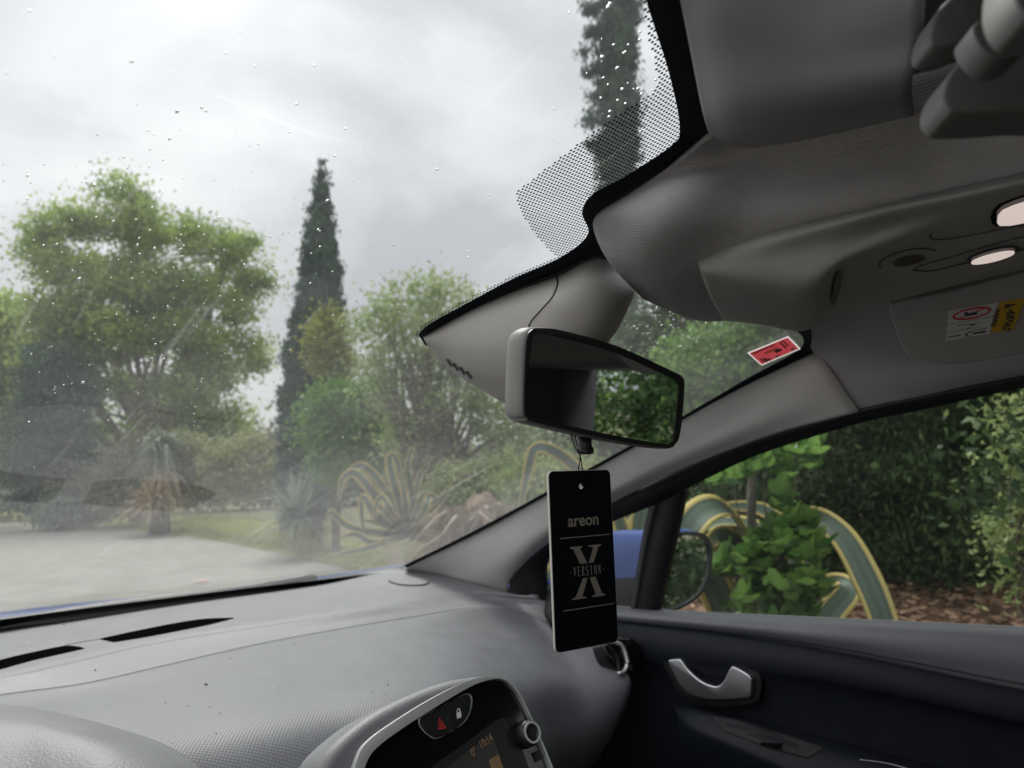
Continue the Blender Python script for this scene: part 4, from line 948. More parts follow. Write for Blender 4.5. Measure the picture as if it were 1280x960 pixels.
def limbs(name, base, tips, r0, mt, parent, n=7, mid=.45):
    """trunk and forking limbs as one tapered mesh"""
    V = []; Fs = []
    def seg(pts, rad):
        b0 = len(V); k = len(pts)
        for i, p in enumerate(pts):
            d = (pts[min(i + 1, k - 1)] - pts[max(i - 1, 0)]).normalized(); a = d.cross(V3((.3, .9, .1))).normalized(); b = a.cross(d)
            for j in range(n): t = 2 * math.pi * j / n; V.append(p + (a * math.cos(t) + b * math.sin(t)) * rad[i])
        for i in range(k - 1):
            for j in range(n): Fs.append((b0 + i * n + j, b0 + i * n + (j + 1) % n, b0 + (i + 1) * n + (j + 1) % n, b0 + (i + 1) * n + j))
    top = sum(tips, V3()) / len(tips); fork = base.lerp(top, mid); fork.x += random.uniform(-.1, .1)
    tr = [base.lerp(fork, i / 5) + V3((random.uniform(-.02, .02), random.uniform(-.02, .02), 0)) * (i > 0) * r0 * 12 for i in range(6)]
    seg(tr, [r0 * (1.25 - .5 * i / 5) for i in range(6)])
    for t in tips:
        s = tr[random.choice((3, 4, 5, 5))]; m_ = s.lerp(t, .5) + V3((random.uniform(-1, 1), random.uniform(-1, 1), random.uniform(0, 1))) * (t - s).length * .12
        seg([s, s.lerp(m_, .5) + V3((0, 0, .03)), m_, m_.lerp(t, .5), t], [r0 * .5, r0 * .4, r0 * .28, r0 * .16, r0 * .05])
    return pydata(name, V, Fs, mt, parent)
def ground(px, h): p = at(px, 600, h=h); return V3((p.x, p.y, 0))
def pb(px, py, rx, ry, h, dz=1.0):
    """crown lump centred on the line of sight of a photo point, h metres away"""
    c = at(px, py, h=h); k = h / FPX * 1.02; rr_ = rx * k; return (c, (rr_, rr_, ry * k * dz))
def tree(name, label, cat, base, blobs, n, ln, wd, lm, bm_, r0=.12, group=None, tips=10, **k):
    o = empty(name, tuple(base)); tag(o, label, cat, group)
    cr_, T = crown('crown', blobs, n, ln, wd, lm, o, **k)
    if tips:
        idx = RNG.choice(len(T), min(tips, len(T)), replace=False)
        limbs('trunk', V3(base) + V3((0, 0, -.1)), [V3(T[i]) for i in idx], r0, bm_, o)
    return o

M_BARK = mat('bark', (.12, .095, .075), .9, bump=('noise', 18, .8, .02), var=.35, vscale=9)
M_BARKG = mat('bark_grey', (.17, .155, .135), .9, bump=('noise', 18, .8, .02), var=.35, vscale=9)
L_ASH = leaf_mat('leaf_ash', (.19, .29, .07), (.50, .62, .18), .5)
L_DARK = leaf_mat('leaf_cypress', (.032, .075, .055), (.09, .165, .115), .15, .7)
L_YEL = leaf_mat('leaf_yellow', (.20, .24, .04), (.38, .40, .08), .4)
L_LIGHT = leaf_mat('leaf_light', (.21, .30, .10), (.47, .56, .25), .5)
L_BRIGHT = leaf_mat('leaf_bright', (.09, .22, .04), (.22, .40, .09), .4, .4)
L_OLIVE = leaf_mat('leaf_olive', (.19, .23, .09), (.40, .43, .20), .4)
L_HEDGE = leaf_mat('leaf_hedge', (.02, .048, .016), (.095, .165, .05), .3, .6)
L_FAR = leaf_mat('leaf_far', (.14, .18, .10), (.26, .31, .17), .3)
L_GREY = leaf_mat('leaf_grey', (.19, .19, .14), (.34, .34, .26), .3)
L_BLUE = leaf_mat('leaf_bluegreen', (.12, .18, .14), (.30, .38, .30), .2)
L_GRASS = leaf_mat('grass_blade', (.25, .33, .08), (.58, .56, .24), .45)
L_DRY = leaf_mat('dry_blade', (.34, .26, .16), (.70, .58, .40), .4)
L_LITTER = leaf_mat('leaf_litter', (.14, .08, .045), (.46, .30, .19), .1, .8)

# ---- ground
def ground_mat():
    M = bpy.data.materials.new('earth'); M.use_nodes = True; t = M.node_tree; n = t.nodes; l = t.links; b = n['Principled BSDF']; b.inputs['Roughness'].default_value = .95
    g = n.new('ShaderNodeNewGeometry'); x = n.new('ShaderNodeTexNoise'); x.inputs['Scale'].default_value = .6; x.inputs['Detail'].default_value = 9
    r = n.new('ShaderNodeValToRGB'); r.color_ramp.elements[0].position = .35; r.color_ramp.elements[0].color = (.14, .105, .07, 1); r.color_ramp.elements[1].position = .6; r.color_ramp.elements[1].color = (.12, .14, .055, 1)
    l.new(g.outputs['Position'], x.inputs[0]); l.new(x.outputs[0], r.inputs[0]); l.new(r.outputs[0], b.inputs['Base Color'])
    y = n.new('ShaderNodeTexNoise'); y.inputs['Scale'].default_value = 14; y.inputs['Detail'].default_value = 6; bp = n.new('ShaderNodeBump'); bp.inputs['Distance'].default_value = .05
    l.new(g.outputs['Position'], y.inputs[0]); l.new(y.outputs[0], bp.inputs['Height']); l.new(bp.outputs[0], b.inputs['Normal']); return M
def road_mat():
    M = bpy.data.materials.new('pale_asphalt'); M.use_nodes = True; t = M.node_tree; n = t.nodes; l = t.links; b = n['Principled BSDF']; b.inputs['Roughness'].default_value = .85
    g = n.new('ShaderNodeNewGeometry'); x = n.new('ShaderNodeTexNoise'); x.inputs['Scale'].default_value = 2.2; x.inputs['Detail'].default_value = 8; x.inputs['Roughness'].default_value = .6
    r = n.new('ShaderNodeValToRGB'); e = r.color_ramp.elements
    e[0].position = .38; e[0].color = (.26, .25, .22, 1); e[1].position = .62; e[1].color = (.335, .32, .285, 1)
    l.new(g.outputs['Position'], x.inputs[0]); l.new(x.outputs[0], r.inputs[0])
    y = n.new('ShaderNodeTexVoronoi'); y.inputs['Scale'].default_value = 60; l.new(g.outputs['Position'], y.inputs[0])
    mm = n.new('ShaderNodeMix'); mm.data_type = 'RGBA'; mm.blend_type = 'MULTIPLY'; mm.inputs[0].default_value = .35; l.new(r.outputs[0], mm.inputs[6]); l.new(y.outputs['Color'], mm.inputs[7])
    l.new(mm.outputs[2], b.inputs['Base Color'])
    bp = n.new('ShaderNodeBump'); bp.inputs['Distance'].default_value = .004; l.new(y.outputs['Distance'], bp.inputs['Height']); l.new(bp.outputs[0], b.inputs['Normal']); return M
V = []; Fs = []; S = 60
for i in range(S + 1):
    for j in range(S + 1):
        f = lambda q: math.copysign(abs(q) ** 3, q) * 900 + q * 20
        x, y = f(2 * i / S - 1), f(2 * j / S - 1); V.append(V3((x, y + 10, 0)))
Fs = [(i * (S + 1) + j, (i + 1) * (S + 1) + j, (i + 1) * (S + 1) + j + 1, i * (S + 1) + j + 1) for i in range(S) for j in range(S)]
o = pydata('ground', V, Fs, ground_mat(), None); tag(o, kind='structure')
def gp_(x, y): return at(x, y, z=0.0)
edge = [gp_(x, y) for x, y in ((-60, 652), (60, 653), (140, 658), (200, 665), (280, 677), (350, 691), (410, 704), (455, 716), (490, 728))]
near = [V3((2.9, 3.2, 0)), V3((2.3, 1.0, 0)), V3((2.0, -2, 0)), V3((1.9, -30, 0))]
far_side = [V3((-4, -30, 0)), V3((-5, 0, 0)), V3((-6, 10, 0)), V3((-12, 45, 0))]
ro = smoothpoly(edge + near, 5, False)
V = ro + [V3((-30, -30, 0)), V3((-40, 60, 0)), ]
bm = bmesh.new(); f = bm.faces.new([bm.verts.new(p + V3((0, 0, .006))) for p in V]); f.normal_update()
if f.normal.z < 0: f.normal_flip()
bmesh.ops.triangulate(bm, faces=bm.faces)
o = from_bm('road', bm, road_mat(), None, False); tag(o, kind='structure')
# pale pink scrap on the road
s0 = at(251, 728, z=.012)
V = [s0 + V3((math.cos(a) * random.uniform(.08, .14), math.sin(a) * random.uniform(.05, .1), random.uniform(0, .03))) for a in [i * 2 * math.pi / 9 for i in range(9)]]
bm = bmesh.new(); vv = [bm.verts.new(p) for p in V]; c_ = bm.verts.new(s0 + V3((0, 0, .035)))
for i in range(9): bm.faces.new((vv[i], vv[(i + 1) % 9], c_))
o = from_bm('paper_scrap', bm, mat('pink_paper', (.65, .35, .32), .8)); s_ = o.modifiers.new('t', 'SOLIDIFY'); s_.thickness = .002
tag(o, 'crumpled pink scrap of paper lying on the pale road', 'scrap')

# ---- blades
def blades(name, roots, ln, wd, mt, parent, lean=.35, var0=.5, segs=3, up=1.0, curl=.5):
    n = len(roots); P = np.array(roots, dtype=float); d = unit(np.column_stack([RNG.normal(0, lean, n), RNG.normal(0, lean, n), np.full(n, up)]))
    L_ = ln * RNG.uniform(.5, 1.25, (n, 1)); side = unit(np.cross(d, RNG.normal(size=(n, 3)))); out = []
    for s in range(segs):
        a, b = s / segs, (s + 1) / segs
        pa = P + d * L_ * a + np.array([0, 0, -1]) * L_ * curl * a * a + d * [1, 1, 0] * L_ * curl * a * a; pbn = P + d * L_ * b + np.array([0, 0, -1]) * L_ * curl * b * b + d * [1, 1, 0] * L_ * curl * b * b
        wa, wb_ = wd * (1 - a * .9), wd * (1 - b * .9)
        out.append(np.stack([pa - side * wa / 2, pa + side * wa / 2, pbn + side * wb_ / 2, pbn - side * wb_ / 2], axis=1))
    v = np.clip(RNG.normal(var0, .22, n), 0, 1)
    return quads(name, np.concatenate(out), np.tile(v, segs), mt, parent)
# verge grass between the road edge and the trees
roots = []
for _ in range(26000):
    px = RNG.uniform(-60, 480); eh = np.interp(px, [-60, 60, 140, 200, 280, 350, 410, 455, 490], [652, 653, 658, 665, 677, 691, 704, 716, 728])
    py = eh - abs(RNG.normal(0, 18)) + 1
    if py < 622: continue
    p = gp_(px, py); roots.append((p.x, p.y, 0))
o = blades('verge_grass', roots, .22, .022, L_GRASS, None, .4); tag(o, 'low green and straw coloured grass along the road edge', 'grass', kind='stuff')
roots = []
for _ in range(5200):
    px = RNG.uniform(235, 400); eh = np.interp(px, [200, 280, 350, 410], [665, 677, 691, 704]); e_ = gp_(px, eh); p = at(px, 600, h=math.hypot(e_.x - CAM.x, e_.y) + abs(RNG.normal(0, 2.2)) + .3); roots.append((p.x, p.y, 0))
o = blades('tall_grass', roots, 1.0, .02, leaf_mat('tall_grass_blade', (.24, .31, .08), (.55, .55, .24), .45), None, .22, .5); tag(o, 'tall yellow green grass growing beside the cypress', 'grass', kind='stuff')

# ---- far treeline
bl = []
for px in range(-220, 760, 34): bl.append(pb(px, 588 + random.uniform(-8, 4), 34, 34 + random.uniform(-8, 14), 48))
o, _ = crown('far_treeline', bl, 26000, .42, .3, L_FAR, None, tw=.8, per=60); tag(o, 'hazy wooded rise beyond the road reading as one mass', 'woods', kind='stuff')

# ---- trees
tree('broad_ash_tree', 'large spreading leafy green tree with airy top beside the road bend', 'tree', ground(172, 36),
     [pb(x, y, a, b, 36) for x, y, a, b in ((105, 512, 40, 28), (230, 525, 42, 30), (178, 535, 30, 28), (66, 470, 32, 34), (285, 520, 32, 26), (150, 480, 34, 24), (149, 241, 23, 16), (106, 277, 26, 18), (62, 286, 18, 12), (60, 322, 18, 16), (185, 292, 40, 26), (251, 301, 28, 19), (297, 316, 23, 19), (102, 343, 46, 35), (195, 356, 55, 39), (283, 367, 37, 32), (322, 352, 14, 19), (71, 403, 32, 30), (153, 424, 56, 40), (237, 424, 49, 35), (313, 427, 16, 26), (102, 469, 40, 26), (229, 484, 37, 26), (291, 474, 30, 19), (316, 464, 14, 18), (251, 535, 30, 23), (167, 505, 19, 18), (292, 528, 21, 19))],
     70000, .22, .125, L_ASH, M_BARKG, .28, 'roadside trees', 40, tw=.38, per=105, shell=.35,
     gaps=((204, 445, 21, 18), (132, 464, 18, 15), (185, 464, 15, 25), (213, 532, 18, 25), (144, 510, 22, 28), (283, 356, 16, 15), (320, 496, 28, 38), (162, 312, 15, 11), (257, 388, 15, 11), (334, 397, 12, 18), (116, 388, 12, 10), (274, 505, 15, 18), (83, 312, 12, 10), (204, 271, 15, 12), (225, 330, 11, 9), (185, 496, 12, 15), (60, 361, 15, 10)))
tree('leafy_tree', 'green tree cut by the windshield edge, beyond the square dark cypress', 'tree', ground(-20, 40),
     [pb(x, y, a, b, 40) for x, y, a, b in ((-8, 400, 26, 26), (0, 448, 26, 32), (-22, 480, 36, 40), (0, 560, 24, 30))], 14000, .30, .18, L_ASH, M_BARKG, .3, 'roadside trees', 6, tw=.45)
tree('clipped_cypress', 'dark broad square cypress in the shade of the leafy tree', 'cypress', ground(70, 34),
     [pb(x, y, a, b, 34) for x, y, a, b in ((68, 470, 32, 34), (52, 510, 24, 40), (86, 512, 22, 40), (66, 550, 38, 36), (68, 580, 40, 28), (68, 615, 40, 30))], 26000, .20, .10, L_DARK, M_BARK, .2, None, 0, tw=.26, droop=-.6)
cyb = [pb(x, y, a, b, 17) for x, y, a, b in ((403, 214, 2.5, 16), (403, 232, 6, 18), (402, 254, 10, 22), (401, 275, 13, 24), (400, 297, 16, 26), (401, 325, 20, 30), (401, 350, 23, 32), (400, 375, 26, 34), (397, 405, 30, 36), (393, 450, 35, 42), (388, 500, 36, 44), (384, 550, 33, 44), (380, 600, 30, 44), (378, 640, 24, 30))]
tree('slender_cypress', 'tall slender dark cypress standing alone with pointed top', 'cypress', ground(378, 17), cyb, 90000, .10, .045, L_DARK, M_BARK, .12, None, 0, tw=.06, droop=-2.2, shell=.5, per=40)
tree('yellow_tree', 'small yellow green tree in front of the slender cypress', 'tree', ground(418, 15.5),
     [pb(x, y, a, b, 15.5) for x, y, a, b in ((412, 415, 16, 26), (420, 450, 22, 30), (405, 440, 14, 22))], 5200, .09, .055, L_YEL, M_BARK, .05, None, 5, tw=.14)
tree('bright_bush', 'bright green bush at the foot of the slender cypress', 'bush', ground(420, 14),
     [pb(x, y, a, b, 14) for x, y, a, b in ((425, 505, 34, 24), (405, 540, 24, 28), (450, 545, 34, 34), (432, 580, 34, 24), (470, 500, 22, 24))], 16000, .08, .05, L_BRIGHT, M_BARK, .06, None, 6, tw=.15)
tree('sparse_tree', 'light airy tree with thin foliage and bare twigs above the striped agave', 'tree', ground(535, 11),
     [pb(x, y, a, b, 11) for x, y, a, b in ((535, 361, 27, 12), (500, 382, 32, 23), (560, 382, 32, 26), (470, 418, 31, 26), (530, 431, 50, 39), (585, 431, 38, 35), (480, 476, 34, 32), (560, 494, 45, 30), (625, 494, 40, 32), (520, 539, 45, 30), (660, 534, 31, 23), (612, 534, 27, 21))],
     17000, .072, .038, L_LIGHT, M_BARK, .10, None, 60, tw=.15, per=34)
for (x0, h0, s0_, lab) in ((600, 9.5, 1, 'olive green shrub behind the dead agave stump'), (690, 8.5, .9, 'pale shrub seen between the mirror foot and the pillar')):
    tree('shrub', lab, 'shrub', ground(x0, h0), [pb(x0 + x, y, a, b, h0) for x, y, a, b in ((-30, 606, 28, 26), (20, 602, 40, 28), (50, 612, 34, 30), (10, 630, 50, 26))], 11000, .07, .04, L_LIGHT, M_BARK, .05, None, 6, tw=.12)
for (x0, h0, y0, rx_, ry_, lm_, lab) in ((110, 33, 618, 46, 34, L_GREY, 'grey twiggy bush in front of the ash trunk'), (160, 31, 600, 40, 50, L_GREY, 'greyish undergrowth bush between the dark cypress and the palm'), (75, 32, 640, 12, 18, L_BLUE, 'small blue green bush at the road edge'),
        (300, 24, 585, 44, 34, L_OLIVE, 'rounded olive bush under the ash tree'), (345, 25, 580, 26, 44, L_GREY, 'pale grey bush left of the slender cypress'), (255, 27, 598, 34, 26, L_OLIVE, 'dark low bush behind the palm'), (225, 27, 575, 30, 40, L_OLIVE, 'olive bush reaching up behind the palm trunk')):
    tree('bush', lab, 'bush', ground(x0, h0), [pb(x0 + random.uniform(-.5, .5) * rx_, y0 + random.uniform(-.6, .7) * ry_, rx_ * .55, ry_ * .5, h0) for _ in range(8)], 8500, .14, .08, lm_, M_BARK, .03, 'bushes along the verge', 0, tw=.22)
tc_ = [pb(773 + random.uniform(-3, 3), y, 22, 34, 14) for y in range(-230, 640, 30)]
sp_ = [pb(x, y, 12, 5, 14) for x, y in ((742, 42), (736, 90), (735, 150), (744, 120), (741, 10), (738, 64), (748, 180))]
tree('tall_cypress', 'very tall ragged cypress rising past the dotted edge of the windshield', 'cypress', ground(775, 14), tc_ + sp_, 80000, .11, .045, L_DARK, M_BARK, .16, None, 0, tw=.08, droop=-1.2, shell=.45, per=40)
tree('glossy_tree', 'bright green leafy tree behind the red windshield sticker', 'tree', ground(940, 7.5),
     [pb(x, y, a, b, 7.5) for x, y, a, b in ((960, 425, 60, 26), (900, 440, 46, 26), (1000, 460, 46, 30), (860, 470, 50, 30), (930, 480, 60, 36), (1000, 380, 90, 30), (890, 520, 60, 50), (960, 540, 60, 50))], 30000, .06, .038, L_BRIGHT, M_BARK, .1, 'trees beside the car', 8, tw=.13)
tree('dark_tree', 'dark green tree seen above the rear-view mirror', 'tree', ground(820, 9.5),
     [pb(x, y, a, b, 9.5) for x, y, a, b in ((820, 415, 46, 34), (860, 400, 50, 40), (790, 470, 50, 40), (850, 470, 60, 50), (760, 520, 50, 40), (800, 570, 70, 50), (900, 560, 60, 50))], 20000, .09, .05, L_HEDGE, M_BARK, .1, 'trees beside the car', 8, tw=.16)
hb = [pb(x, y, a, b, 7.0) for x, y, a, b in ((1030, 520, 50, 50), (1100, 500, 60, 60), (1180, 500, 60, 70), (1260, 520, 60, 60), (1045, 600, 55, 60), (1120, 590, 70, 70), (1200, 600, 70, 70), (1070, 665, 60, 50), (1150, 682, 66, 50), (1225, 690, 56, 40), (1080, 400, 90, 70), (1200, 400, 90, 80), (1300, 450, 80, 90), (1020, 700, 50, 40), (980, 600, 60, 60), (930, 660, 60, 60))]
tree('yew_hedge', 'dense very dark evergreen filling the passenger window', 'evergreen', ground(1120, 7.0), hb, 100000, .075, .02, L_HEDGE, M_BARK, .14, 'trees beside the car', 8, tw=.13, droop=.6, per=130)
tree('young_tree', 'loose light green shrub with pale leaves against the sky beside the dark evergreen', 'shrub', ground(1300, 4.4),
     [pb(x, y, a, b, 4.4) for x, y, a, b in ((1272, 505, 20, 16), (1262, 545, 22, 20), (1285, 570, 22, 26), (1276, 610, 26, 26), (1262, 660, 22, 22), (1285, 690, 30, 30), (1275, 735, 24, 22), (1320, 620, 36, 80))], 2300, .042, .020, L_LIGHT, M_BARK, .035, None, 16, tw=.07, per=20)
# trees further back along the car, seen in the mirrors
for i, (x, y, s, lab) in enumerate(((6.2, -3.9, 2.2, 'leafy green tree reflected in the rear-view mirror'), (7.4, -7.0, 2.8, 'tree behind the car reflected in the mirror, sky through its leaves'), (5.5, -13, 2.4, 'third tree along the kerb behind the car'), (4.5, -18, 2.6, 'farthest tree behind the car beside the road'))):
    b = [(V3((x + random.uniform(-.9, .9) * s, y + random.uniform(-.9, .9) * s, z)), (.75 * s * random.uniform(.6, 1), .75 * s * random.uniform(.6, 1), .6 * s)) for z in (.7, 1.4, 2.2, 3.0, 3.6, 4.2, 4.8, 5.4)]
    tree('roadside_tree', lab, 'tree', (x, y, 0), b, 22000, .10, .065, L_BRIGHT if i % 2 else L_HEDGE, M_BARK, .12, 'trees behind the car', 10, tw=.24, per=70)

for (x, y, lab) in ((4.2, -.8, 'low dark bush behind the car, first in the door mirror'), (4.6, -3.4, 'second dark bush along the kerb behind the car'), (4.2, -6.6, 'third dark bush behind the car, beyond the second')):
    tree('bush', lab, 'bush', (x, y, 0), [(V3((x + random.uniform(-.6, .6), y + random.uniform(-1.1, 1.1), z)), (.8, .8, .5)) for z in (.3, .6, .9, 1.2, 1.5, 1.8, 2.1, .4, .8, 1.3)], 20000, .06, .035, L_HEDGE, M_BARK, .06, 'bushes behind the car', 5, tw=.14, per=90)

# ---- striped agaves
def agave_mat():
    M = bpy.data.materials.new('striped_agave_leaf'); M.use_nodes = True; t = M.node_tree; n = t.nodes; l = t.links; b = n['Principled BSDF']; b.inputs['Roughness'].default_value = .62
    u = n.new('ShaderNodeUVMap'); s = n.new('ShaderNodeSeparateXYZ'); r = n.new('ShaderNodeValToRGB'); e = r.color_ramp.elements
    Y, G_, g2 = (.62, .50, .16, 1), (.075, .115, .085, 1), (.115, .165, .12, 1)
    e[0].position = 0; e[0].color = Y; e[1].position = 1; e[1].color = Y
    for p, c in ((.12, Y), (.17, G_), (.3, g2), (.5, G_), (.7, g2), (.82, G_), (.87, Y)): q = e.new(p); q.color = c
    x = n.new('ShaderNodeTexNoise'); x.inputs['Scale'].default_value = 3; x.inputs['Detail'].default_value = 4
    mp_ = n.new('ShaderNodeMapping'); mp_.inputs['Scale'].default_value = (9, .6, 1); l.new(u.outputs[0], mp_.inputs[0]); l.new(mp_.outputs[0], x.inputs[0])
    ml = n.new('ShaderNodeMix'); ml.data_type = 'RGBA'; ml.blend_type = 'MULTIPLY'; ml.inputs[0].default_value = .6
    l.new(u.outputs[0], s.inputs[0]); l.new(s.outputs[0], r.inputs[0]); l.new(r.outputs[0], ml.inputs[6])
    r2 = n.new('ShaderNodeValToRGB'); r2.color_ramp.elements[0].position = .3; r2.color_ramp.elements[0].color = (.6, .62, .6, 1); r2.color_ramp.elements[1].position = .7
    l.new(x.outputs[0], r2.inputs[0]); l.new(r2.outputs[0], ml.inputs[7]); l.new(ml.outputs[2], b.inputs['Base Color']); return M
M_AGAVE = agave_mat()
def strap(name, pts, wd, parent, face=None, mt=None, cup=.10):
    """long fleshy leaf along a 3D curve; wd: widths at the points; face: which way its upper side looks"""
    P = smoothpoly(pts, 6, False); k = len(P); W_s = [np.interp(i / (k - 1), np.linspace(0, 1, len(wd)), wd) for i in range(k)]
    V = []; UV = []; m_ = 8; up0 = None
    for i, p in enumerate(P):
        d = (P[min(i + 1, k - 1)] - P[max(i - 1, 0)]).normalized()
        f_ = V3(face) if face is not None else V3((0, 0, 1)) + V3((d.x, d.y, 0)) * -.01
        s = d.cross(f_)
        if s.length < .15: s = up0 or V3((1, 0, 0))
        s.normalize()
        if up0 and s.dot(up0) < 0: s = -s
        s = (s + (up0 or s)).normalized(); up0 = s; nn = s.cross(d).normalized()
        for j in range(m_ + 1):
            u = 2 * j / m_ - 1; V.append(p + s * (u * W_s[i] / 2) + nn * (W_s[i] * cup * u * u)); UV.append((j / m_, i / (k - 1)))
        
    Fs = [(i * (m_ + 1) + j, i * (m_ + 1) + j + 1, (i + 1) * (m_ + 1) + j + 1, (i + 1) * (m_ + 1) + j) for i in range(k - 1) for j in range(m_)]
    me = bpy.data.meshes.new(name); me.from_pydata([tuple(v) for v in V], [], Fs); me.update()
    ul = me.uv_layers.new(name='UVMap'); 
    for lp in me.loops: ul.data[lp.index].uv = UV[lp.vertex_index]
    o = link(name, me, mt or M_AGAVE, parent); s_ = o.modifiers.new('thickness', 'SOLIDIFY'); s_.thickness = max(wd) * .05; s_.offset = -1
    return o
# near agave outside the passenger window, its leaves folded over
ag = empty('striped_agave', tuple(ground(960, 3.3))); tag(ag, 'large yellow edged agave with folded arching leaves right outside the passenger window', 'agave')
H3 = lambda pts: [at(x, y, h=h) for x, y, h in pts]
TO = (-.78, -.6, .15)
for pts, wd, fc in (
    (((930, 860, 3.3), (905, 760, 3.1), (870, 690, 2.9), (845, 668, 2.75), (820, 690, 2.7), (790, 750, 2.7)), (.12, .15, .15, .12, .08, .02), TO),
    (((950, 880, 3.4), (955, 760, 3.3), (935, 680, 3.1), (905, 636, 2.9), (868, 650, 2.75), (838, 720, 2.7)), (.13, .15, .15, .15, .13, .07), (-.5, -.45, .75)),
    (((960, 880, 3.4), (950, 740, 3.3), (925, 690, 3.1), (900, 668, 3.0), (880, 690, 3.0)), (.11, .12, .11, .08, .03), TO),
    (((975, 880, 3.4), (965, 760, 3.4), (975, 680, 3.3), (1010, 648, 3.2), (1050, 668, 3.05), (1082, 722, 2.95), (1106, 785, 2.9), (1118, 860, 2.9)), (.11, .12, .11, .10, .105, .115, .105, .09), TO),
    (((1060, 860, 3.7), (1030, 760, 3.8), (960, 668, 3.6), (905, 652, 3.3), (880, 660, 3.2)), (.11, .12, .12, .09, .05), (-.5, -.4, .8)),
    (((1000, 880, 3.5), (1030, 780, 3.6), (1060, 738, 3.7), (1040, 728, 3.8), (1000, 740, 3.9)), (.12, .13, .12, .09, .04), TO),
    (((1000, 880, 3.5), (985, 800, 3.6), (1000, 700, 3.8), (960, 640, 3.9), (900, 632, 3.9)), (.1, .12, .12, .08, .03), TO)):
    strap('leaf', H3(pts), [q * .88 for q in wd], ag, fc)
# leaf showing between mirror and pillar
ag2 = empty('striped_agave', tuple(ground(770, 5.2))); tag(ag2, 'striped agave behind the windscreen pillar with one leaf arching left above it', 'agave')
for pts, wd in ((((800, 760, 5.2), (770, 640, 5.2), (720, 585, 5.1), (688, 562, 5.0), (668, 562, 5.0), (660, 590, 5.0), (650, 635, 5.0)), (.10, .10, .085, .075, .075, .065, .02)),
                (((790, 760, 5.2), (760, 690, 5.0), (720, 680, 4.9), (690, 720, 4.8), (680, 760, 4.8)), (.14, .14, .12, .09, .03)),
                (((800, 760, 5.2), (800, 650, 5.2), (820, 610, 5.2), (850, 600, 5.2)), (.13, .13, .1, .04))):
    strap('leaf', H3(pts), wd, ag2, TO)
# middle agave over the road verge
ag3 = empty('striped_agave', tuple(ground(505, 9.6))); tag(ag3, 'wide striped agave rosette with drooping leaves on the far verge under the airy tree', 'agave')
def L9(pts, wd, h=9.6): strap('leaf', [at(x, y, h=h + (0 if i == 0 else dh_)) for i, (x, y) in enumerate(pts)], wd, ag3, TO)
bx, by = 512, 668
for pts, dh_, ws_c in (
    ([(bx, by), (470, 620), (445, 592), (428, 600), (424, 628)], -.5, .13), ([(bx, by), (480, 610), (455, 583), (436, 590), (430, 612)], .3, .12),
    ([(bx, by), (475, 650), (455, 622), (452, 640), (455, 665)], -.8, .11), ([(bx, by), (497, 620), (487, 578), (492, 570), (500, 590), (503, 640)], -.2, .12),
    ([(bx, by), (500, 610), (492, 572), (485, 574), (482, 620)], .2, .10), ([(bx, by), (515, 620), (510, 585), (516, 560), (522, 580)], .4, .10),
    ([(bx, by), (530, 620), (548, 590), (575, 578), (592, 592)], .2, .11), ([(bx, by), (540, 640), (565, 608), (590, 592), (600, 596)], -.4, .10),
    ([(bx, by), (530, 640), (537, 620), (545, 626), (542, 660)], -.9, .09), ([(bx, by), (555, 655), (580, 640), (600, 636), (612, 642)], -.2, .10),
    ([(bx, by), (460, 665), (430, 655), (415, 640), (408, 650)], -.4, .10), ([(bx, by), (470, 680), (445, 668), (425, 672)], -.7, .10),
    ([(bx, by), (480, 680), (440, 690), (410, 694)], -1.0, .09), ([(bx, by + 4), (550, 672), (575, 668), (590, 676)], -.6, .09),
    ([(bx, by), (490, 640), (478, 622), (470, 632), (468, 655)], -1.1, .09), ([(bx, by), (523, 600), (535, 580), (528, 574)], .6, .09),
    ([(bx, by), (560, 650), (590, 618), (605, 606), (618, 612)], .4, .08)):
    L9(pts, (ws_c * .8, ws_c * .95, ws_c * .85, ws_c * .6, .02))
for a_ in range(14):                                   # stiffer blades fanning out of the heart
    th_ = R(200 + a_ * 11 + random.uniform(-4, 4)); l_ = random.uniform(55, 88)
    ex, ey = bx + math.cos(th_) * l_, by + math.sin(th_) * l_ * .95
    L9_ = [(bx, by), (bx + (ex - bx) * .4, by + (ey - by) * .45), (bx + (ex - bx) * .8, by + (ey - by) * .85), (ex, ey + 2)]
    dh_ = random.uniform(-.5, .5); L9(L9_, (.07, .085, .05, .008))
